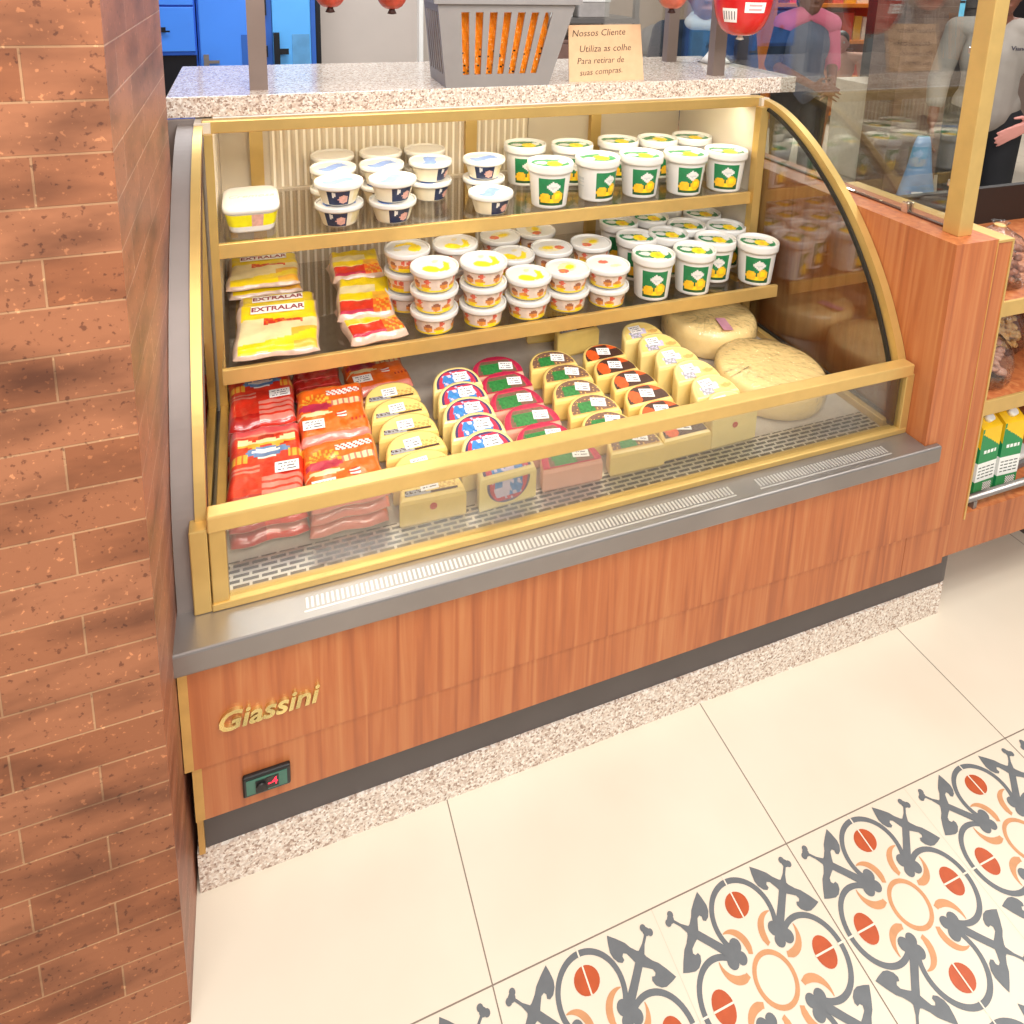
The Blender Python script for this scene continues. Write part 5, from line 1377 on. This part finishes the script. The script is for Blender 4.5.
def person(label, loc, rz, J, skin, shirt, trousers, hair, s=1.0, sitting=False, sleeve=None, bare=0.0, hands=(1, 1), shirtlabel=None):
    """J: joint dict in local coordinates, facing -Y"""
    t = thing('person', label, 'person', loc, rz)
    body = bmesh.new()
    nk, hd = Vector(J['neck']), Vector(J['head'])
    chest, hip = Vector(J['chest']), Vector(J['hip'])
    sh = {k: Vector(J['sh' + k]) for k in 'LR'}; el = {k: Vector(J['el' + k]) for k in 'LR'}; wr = {k: Vector(J['wr' + k]) for k in 'LR'}
    hp = {k: Vector(J['hp' + k]) for k in 'LR'}; kn = {k: Vector(J['kn' + k]) for k in 'LR'}; an = {k: Vector(J['an' + k]) for k in 'LR'}
    ellipsoid(body, hd, (0.076*s, 0.095*s, 0.115*s))
    ellipsoid(body, hd + Vector((0, -0.028, -0.062)) * s, (0.052*s, 0.06*s, 0.055*s))
    capsule(body, hd + Vector((0, -0.088, 0.018)) * s, hd + Vector((0, -0.104, -0.022)) * s, 0.009*s, 0.015*s, 10, 3)
    for q in (-1, 1): ellipsoid(body, hd + Vector((0.077*q, 0.008, -0.008)) * s, (0.012*s, 0.024*s, 0.033*s))
    capsule(body, hd + Vector((-0.018, -0.083, -0.062)) * s, hd + Vector((0.018, -0.083, -0.062)) * s, 0.009*s, 0.009*s, 8, 3)
    capsule(body, nk - Vector((0, 0, 0.04)), hd - Vector((0, -0.01, 0.06)) * s, 0.058*s, 0.052*s)
    ellipsoid(body, chest, (0.150*s, 0.095*s, 0.17*s)); ellipsoid(body, hip, (0.150*s, 0.10*s, 0.13*s))
    capsule(body, chest, hip, 0.115*s, 0.115*s)
    for k, sg_ in (('L', 1), ('R', -1)):
        capsule(body, nk - Vector((0, 0, 0.03)), sh[k], 0.045*s, 0.055*s)
        capsule(body, sh[k], el[k], 0.050*s, 0.038*s); capsule(body, el[k], wr[k], 0.038*s, 0.026*s)
        capsule(body, hp[k], kn[k], 0.082*s, 0.056*s); capsule(body, kn[k], an[k], 0.055*s, 0.036*s)
        d = (wr[k] - el[k]).normalized()
        hdir = Vector(J.get('hd' + k, d)); th_ = Vector(J.get('th' + k, (0, -1, 0.2))); pn = Vector(J.get('pn' + k, (-sg_, 0, 0)))
        hand(body, wr[k] + d * 0.012, hdir, th_, pn, s)
    b = remesh(body, 'body', skin, t, 0.0062, 5)
    # clothes
    c = bmesh.new()
    g = 0.012
    ellipsoid(c, chest, (0.150*s+g, 0.10*s+g, 0.175*s+g)); ellipsoid(c, hip + Vector((0, 0, 0.03)), (0.152*s+g, 0.104*s+g, 0.12*s+g)); capsule(c, chest, hip, 0.125*s+g, 0.125*s+g)
    for k in 'LR': capsule(c, nk - Vector((0, 0, 0.045)), sh[k], 0.045*s+g*0.8, 0.050*s+g)
    remesh(c, 'shirt', shirt, t, 0.011, 5)
    c = {}
    for k in 'LR':
        c = bmesh.new()
        capsule(c, sh[k], el[k], 0.049*s+g, 0.043*s+g)
        if bare < 0.5: capsule(c, el[k], el[k].lerp(wr[k], 1 - bare * 1.2 - 0.12), 0.046*s+g, 0.036*s+g)
        remesh(c, 'sleeve', (sleeve[k] if isinstance(sleeve, dict) else sleeve) or shirt, t, 0.011, 5)
    c = bmesh.new()
    for k in 'LR':
        capsule(c, hp[k], kn[k], 0.090*s+g, 0.062*s+g); capsule(c, kn[k], an[k], 0.060*s+g, 0.046*s+g)
    ellipsoid(c, hip - Vector((0, 0, 0.02)), (0.150*s+g, 0.104*s+g, 0.11*s+g))
    remesh(c, 'trousers', trousers, t, 0.012, 5)
    for k in 'LR':
        c = bmesh.new(); f = an[k] - Vector((0, 0, 0.045))
        ellipsoid(c, f + Vector((0, -0.065, -0.003)), (0.046, 0.13, 0.042)); capsule(c, an[k], f, 0.046, 0.05)
        q = remesh(c, 'shoe', M_black, t, 0.009, 4)
        for v in q.data.vertices:
            if v.co.z < 0.004: v.co.z = 0.004
    if hair is not None:
        c = bmesh.new()
        ellipsoid(c, hd + Vector((0, 0.018, 0.035)) * s, (0.083*s, 0.096*s, 0.098*s)); ellipsoid(c, hd + Vector((0, 0.055, -0.02)) * s, (0.075*s, 0.06*s, 0.09*s))
        remesh(c, 'hair', hair, t, 0.009, 4)
    e = MB()
    for q in (-1, 1):
        tb = bmesh.new(); bmesh.ops.create_uvsphere(tb, u_segments=12, v_segments=8, radius=0.0105*s)
        for f in tb.faces: f.material_index = 0
        e.join(tb, Matrix.Translation(hd + Vector((0.031*q, -0.0815, 0.012)) * s)); tb.free()
        tb = bmesh.new(); bmesh.ops.create_uvsphere(tb, u_segments=10, v_segments=6, radius=0.0052*s)
        for f in tb.faces: f.material_index = 1
        e.join(tb, Matrix.Translation(hd + Vector((0.031*q, -0.0885, 0.012)) * s)); tb.free()
    e.build('eyes', [M_white, M_black], t)
    return t
def stand(h=1.62, **k):
    f = h / 1.70
    J = dict(head=(0, -0.02, 1.575), neck=(0, 0, 1.45), chest=(0, 0, 1.24), hip=(0, 0.01, 0.95), shL=(0.185, 0, 1.385), shR=(-0.185, 0, 1.385), elL=(0.235, 0.02, 1.10), elR=(-0.235, 0.02, 1.10),
             wrL=(0.245, -0.04, 0.86), wrR=(-0.245, -0.04, 0.86), hpL=(0.09, 0.01, 0.90), hpR=(-0.09, 0.01, 0.90), knL=(0.10, -0.01, 0.49), knR=(-0.10, -0.01, 0.49), anL=(0.10, 0.03, 0.09), anR=(-0.10, 0.03, 0.09))
    J.update(k)
    out = {}
    for q, v in J.items():
        out[q] = v if q[:2] in ('hd', 'th', 'pn') else ((v[0], v[1], v[2] * f) if q[:2] != 'an' else v)
    return out
M_skin_d = mat('skin_brown', '7A4A38', 0.5, 0, 0.06, 8); M_skin_m = mat('skin_tan', 'B87A62', 0.5, 0, 0.06, 8); M_skin_p = mat('skin_rosy', 'D9948A', 0.5, 0, 0.06, 8)
M_hair = mat('black_hair', '1E1512', 0.5, 0, 0.2, 60)
M_gshirt = mat('grey_beige_cloth', '9C948C', 0.8, 0, 0.06, 12, bump=0.15, bscale=20); M_slate = mat('slate_uniform', '5B6478', 0.8, 0, 0.06, 10, bump=0.15, bscale=20)
M_pinkc = mat('pink_uniform', 'E0708E', 0.8, 0, 0.06, 10); M_navyc = mat('navy_cloth', '24334A', 0.8, 0, 0.1, 10, bump=0.15, bscale=20); M_blackc = mat('black_trousers', '15161C', 0.8, 0, 0.1, 10); M_peachc = mat('peach_cloth', 'D9A088', 0.8, 0, 0.06, 10)
# worker in pink and slate, hands together at the waist
tA = person('person in slate uniform with pink shoulders working with both hands behind the counter', (3.66, 2.75, 0), -0.35,
       stand(1.62, shL=(0.155, 0, 1.385), shR=(-0.155, 0, 1.385), wrL=(0.10, -0.24, 1.0), wrR=(-0.04, -0.27, 1.0), elL=(0.205, 0.02, 1.10), elR=(-0.205, 0.0, 1.10), hdL=(-0.6, -0.7, -0.1), hdR=(0.6, -0.7, -0.1), thL=(0, 0, 1), thR=(0, 0, 1), pnL=(-0.5, 0, -0.6), pnR=(0.5, 0, -0.6)),
       M_skin_d, M_slate, M_blackc, M_hair, sleeve={'L': M_pinkc, 'R': M_navyc}, bare=0.9)
c = bmesh.new()
for k in (1, -1): capsule(c, (0.045 * k, -0.012, 1.375), (0.150 * k, 0, 1.325), 0.066, 0.074)
q = remesh(c, 'shoulder_yoke', M_pinkc, tA, 0.010, 4); q['label'] = 'pink shoulder yoke'
# grey shirted person
tB = person('person in grey-beige shirt and black trousers at the right behind the brass post', (3.90, 1.62, 0), -0.72,
       stand(1.70, elL=(0.27, 0.05, 1.10), wrL=(0.175, -0.17, 0.93), hdL=(-0.8, -0.15, -0.5), thL=(0, -0.2, 1), pnL=(-0.4, 0.5, -0.5), wrR=(-0.25, -0.05, 0.87)),
       M_skin_d, M_gshirt, M_blackc, M_hair, bare=0.30)
text_obj('embroidered_name', 'Vianey', 0.032, M_ink, Matrix.Translation((0.085, -0.118, 1.30)) @ Matrix.Rotation(0.25, 4, 'Z') @ Matrix.Rotation(PI/2 - 0.1, 4, 'X'), tB, 0.003)
tB_body = [o for o in bpy.data.objects if o.parent == tB and o.name.startswith('body')][0]
tB_body.data.materials.append(M_skin_p)
for p_ in tB_body.data.polygons:
    if p_.center.z < 1.0 and p_.center.z > 0.6 and p_.center.y < -0.11 and p_.center.x > -0.12: p_.material_index = 1
# person in navy
tC = person('person in navy shirt with white collar standing behind the hanging ham', (2.22, 1.85, 0), -0.55,
       stand(1.66), M_skin_m, M_navyc, M_blackc, M_hair, bare=0.2)
c = bmesh.new(); capsule(c, (-0.055, -0.03, 1.405), (0.055, -0.03, 1.405), 0.042, 0.042); capsule(c, (-0.04, 0.04, 1.42), (0.04, 0.04, 1.42), 0.04, 0.04)
q = remesh(c, 'collar', M_white, tC, 0.008, 4); q['label'] = 'white collar'
# small figure beyond
tD = person('small distant person in peach clothes beside the brick column', (5.20, 4.00, 0), -0.8,
       stand(1.13, elL=(0.22, -0.02, 1.12), elR=(-0.22, -0.02, 1.12), wrL=(0.12, -0.2, 1.0), wrR=(-0.12, -0.2, 1.0)), M_skin_p, M_peachc, M_peachc, M_hair, s=0.85, bare=0.8)

# ------------------------------------------------------------------ light
w = bpy.data.worlds.new('shop_light'); scene.world = w; w.use_nodes = True
bg = w.node_tree.nodes['Background']; bg.inputs['Color'].default_value = (1.0, 0.98, 0.955, 1); bg.inputs['Strength'].default_value = 0.50
def area(name, loc, size, power, col=(1, 1, 1), rot=(0, 0, 0), sy=None):
    l = bpy.data.lights.new(name, 'AREA'); l.energy = power; l.color = col; l.size = size
    if sy: l.shape = 'RECTANGLE'; l.size_y = sy
    o = bpy.data.objects.new(name, l); C.objects.link(o); o.location = loc; o.rotation_euler = rot
    return o
area('overhead_light', (0.8, -1.1, 3.0), 1.4, 60, (1, 0.965, 0.91), sy=0.7)
area('overhead_light', (2.6, -0.6, 3.0), 1.4, 36, (1, 0.965, 0.91), sy=0.7)
area('overhead_light', (-0.8, -1.8, 3.0), 1.2, 35, (1, 0.965, 0.93), sy=0.6)
area('overhead_light', (0.7, -2.3, 2.7), 1.6, 70, (1, 0.965, 0.92), (0.75, 0, 0), sy=0.6)  # added fill tilted at the cheese fronts, not a real ceiling lamp
area('overhead_light', (0.3, 2.0, 2.9), 1.4, 48, (0.92, 0.96, 1.0), sy=0.6)
area('overhead_light', (3.2, 1.0, 2.9), 1.8, 30, (1, 0.96, 0.92), sy=0.6)
area('overhead_light', (5.6, 2.0, 2.9), 1.8, 30, (1, 0.96, 0.92), sy=0.8)
area('overhead_light', (6.0, 5.0, 2.9), 1.8, 120, (1, 0.96, 0.92), sy=0.8)
area('case_light', (0.82, 0.685, 1.255), 1.44, 3.8, (1.0, 0.90, 0.70), (0.25, 0, 0), sy=0.03)

# ------------------------------------------------------------------ camera
Rm = [[0.9385048224150407, -0.3442557854070905, 0.02639417582460213], [-0.04624802684911386, -0.20110082296811463, -0.9784781954719842], [0.3421546701658132, 0.9170858265262277, -0.20465524295367885]]
cam = bpy.data.cameras.new('camera'); co = bpy.data.objects.new('camera', cam); C.objects.link(co)
X, Y, Z = Vector(Rm[0]), -Vector(Rm[1]), -Vector(Rm[2])
M = Matrix(((X.x, Y.x, Z.x, 0.14528771601460996), (X.y, Y.y, Z.y, -1.1063970403634822), (X.z, Y.z, Z.z, 1.6491526933791085), (0, 0, 0, 1)))
co.matrix_world = M
cam.sensor_width = 36; cam.sensor_fit = 'HORIZONTAL'; cam.lens = 723.6163 / 1024 * 36
cam.shift_x = 0.0; cam.shift_y = -(512 - 116.994) / 1024
cam.clip_start = 0.05; cam.clip_end = 100
scene.camera = co
vs = scene.view_settings
vs.view_transform = 'Standard'; vs.look = 'None'; vs.gamma = 1; vs.use_curve_mapping = False; vs.exposure = -0.16
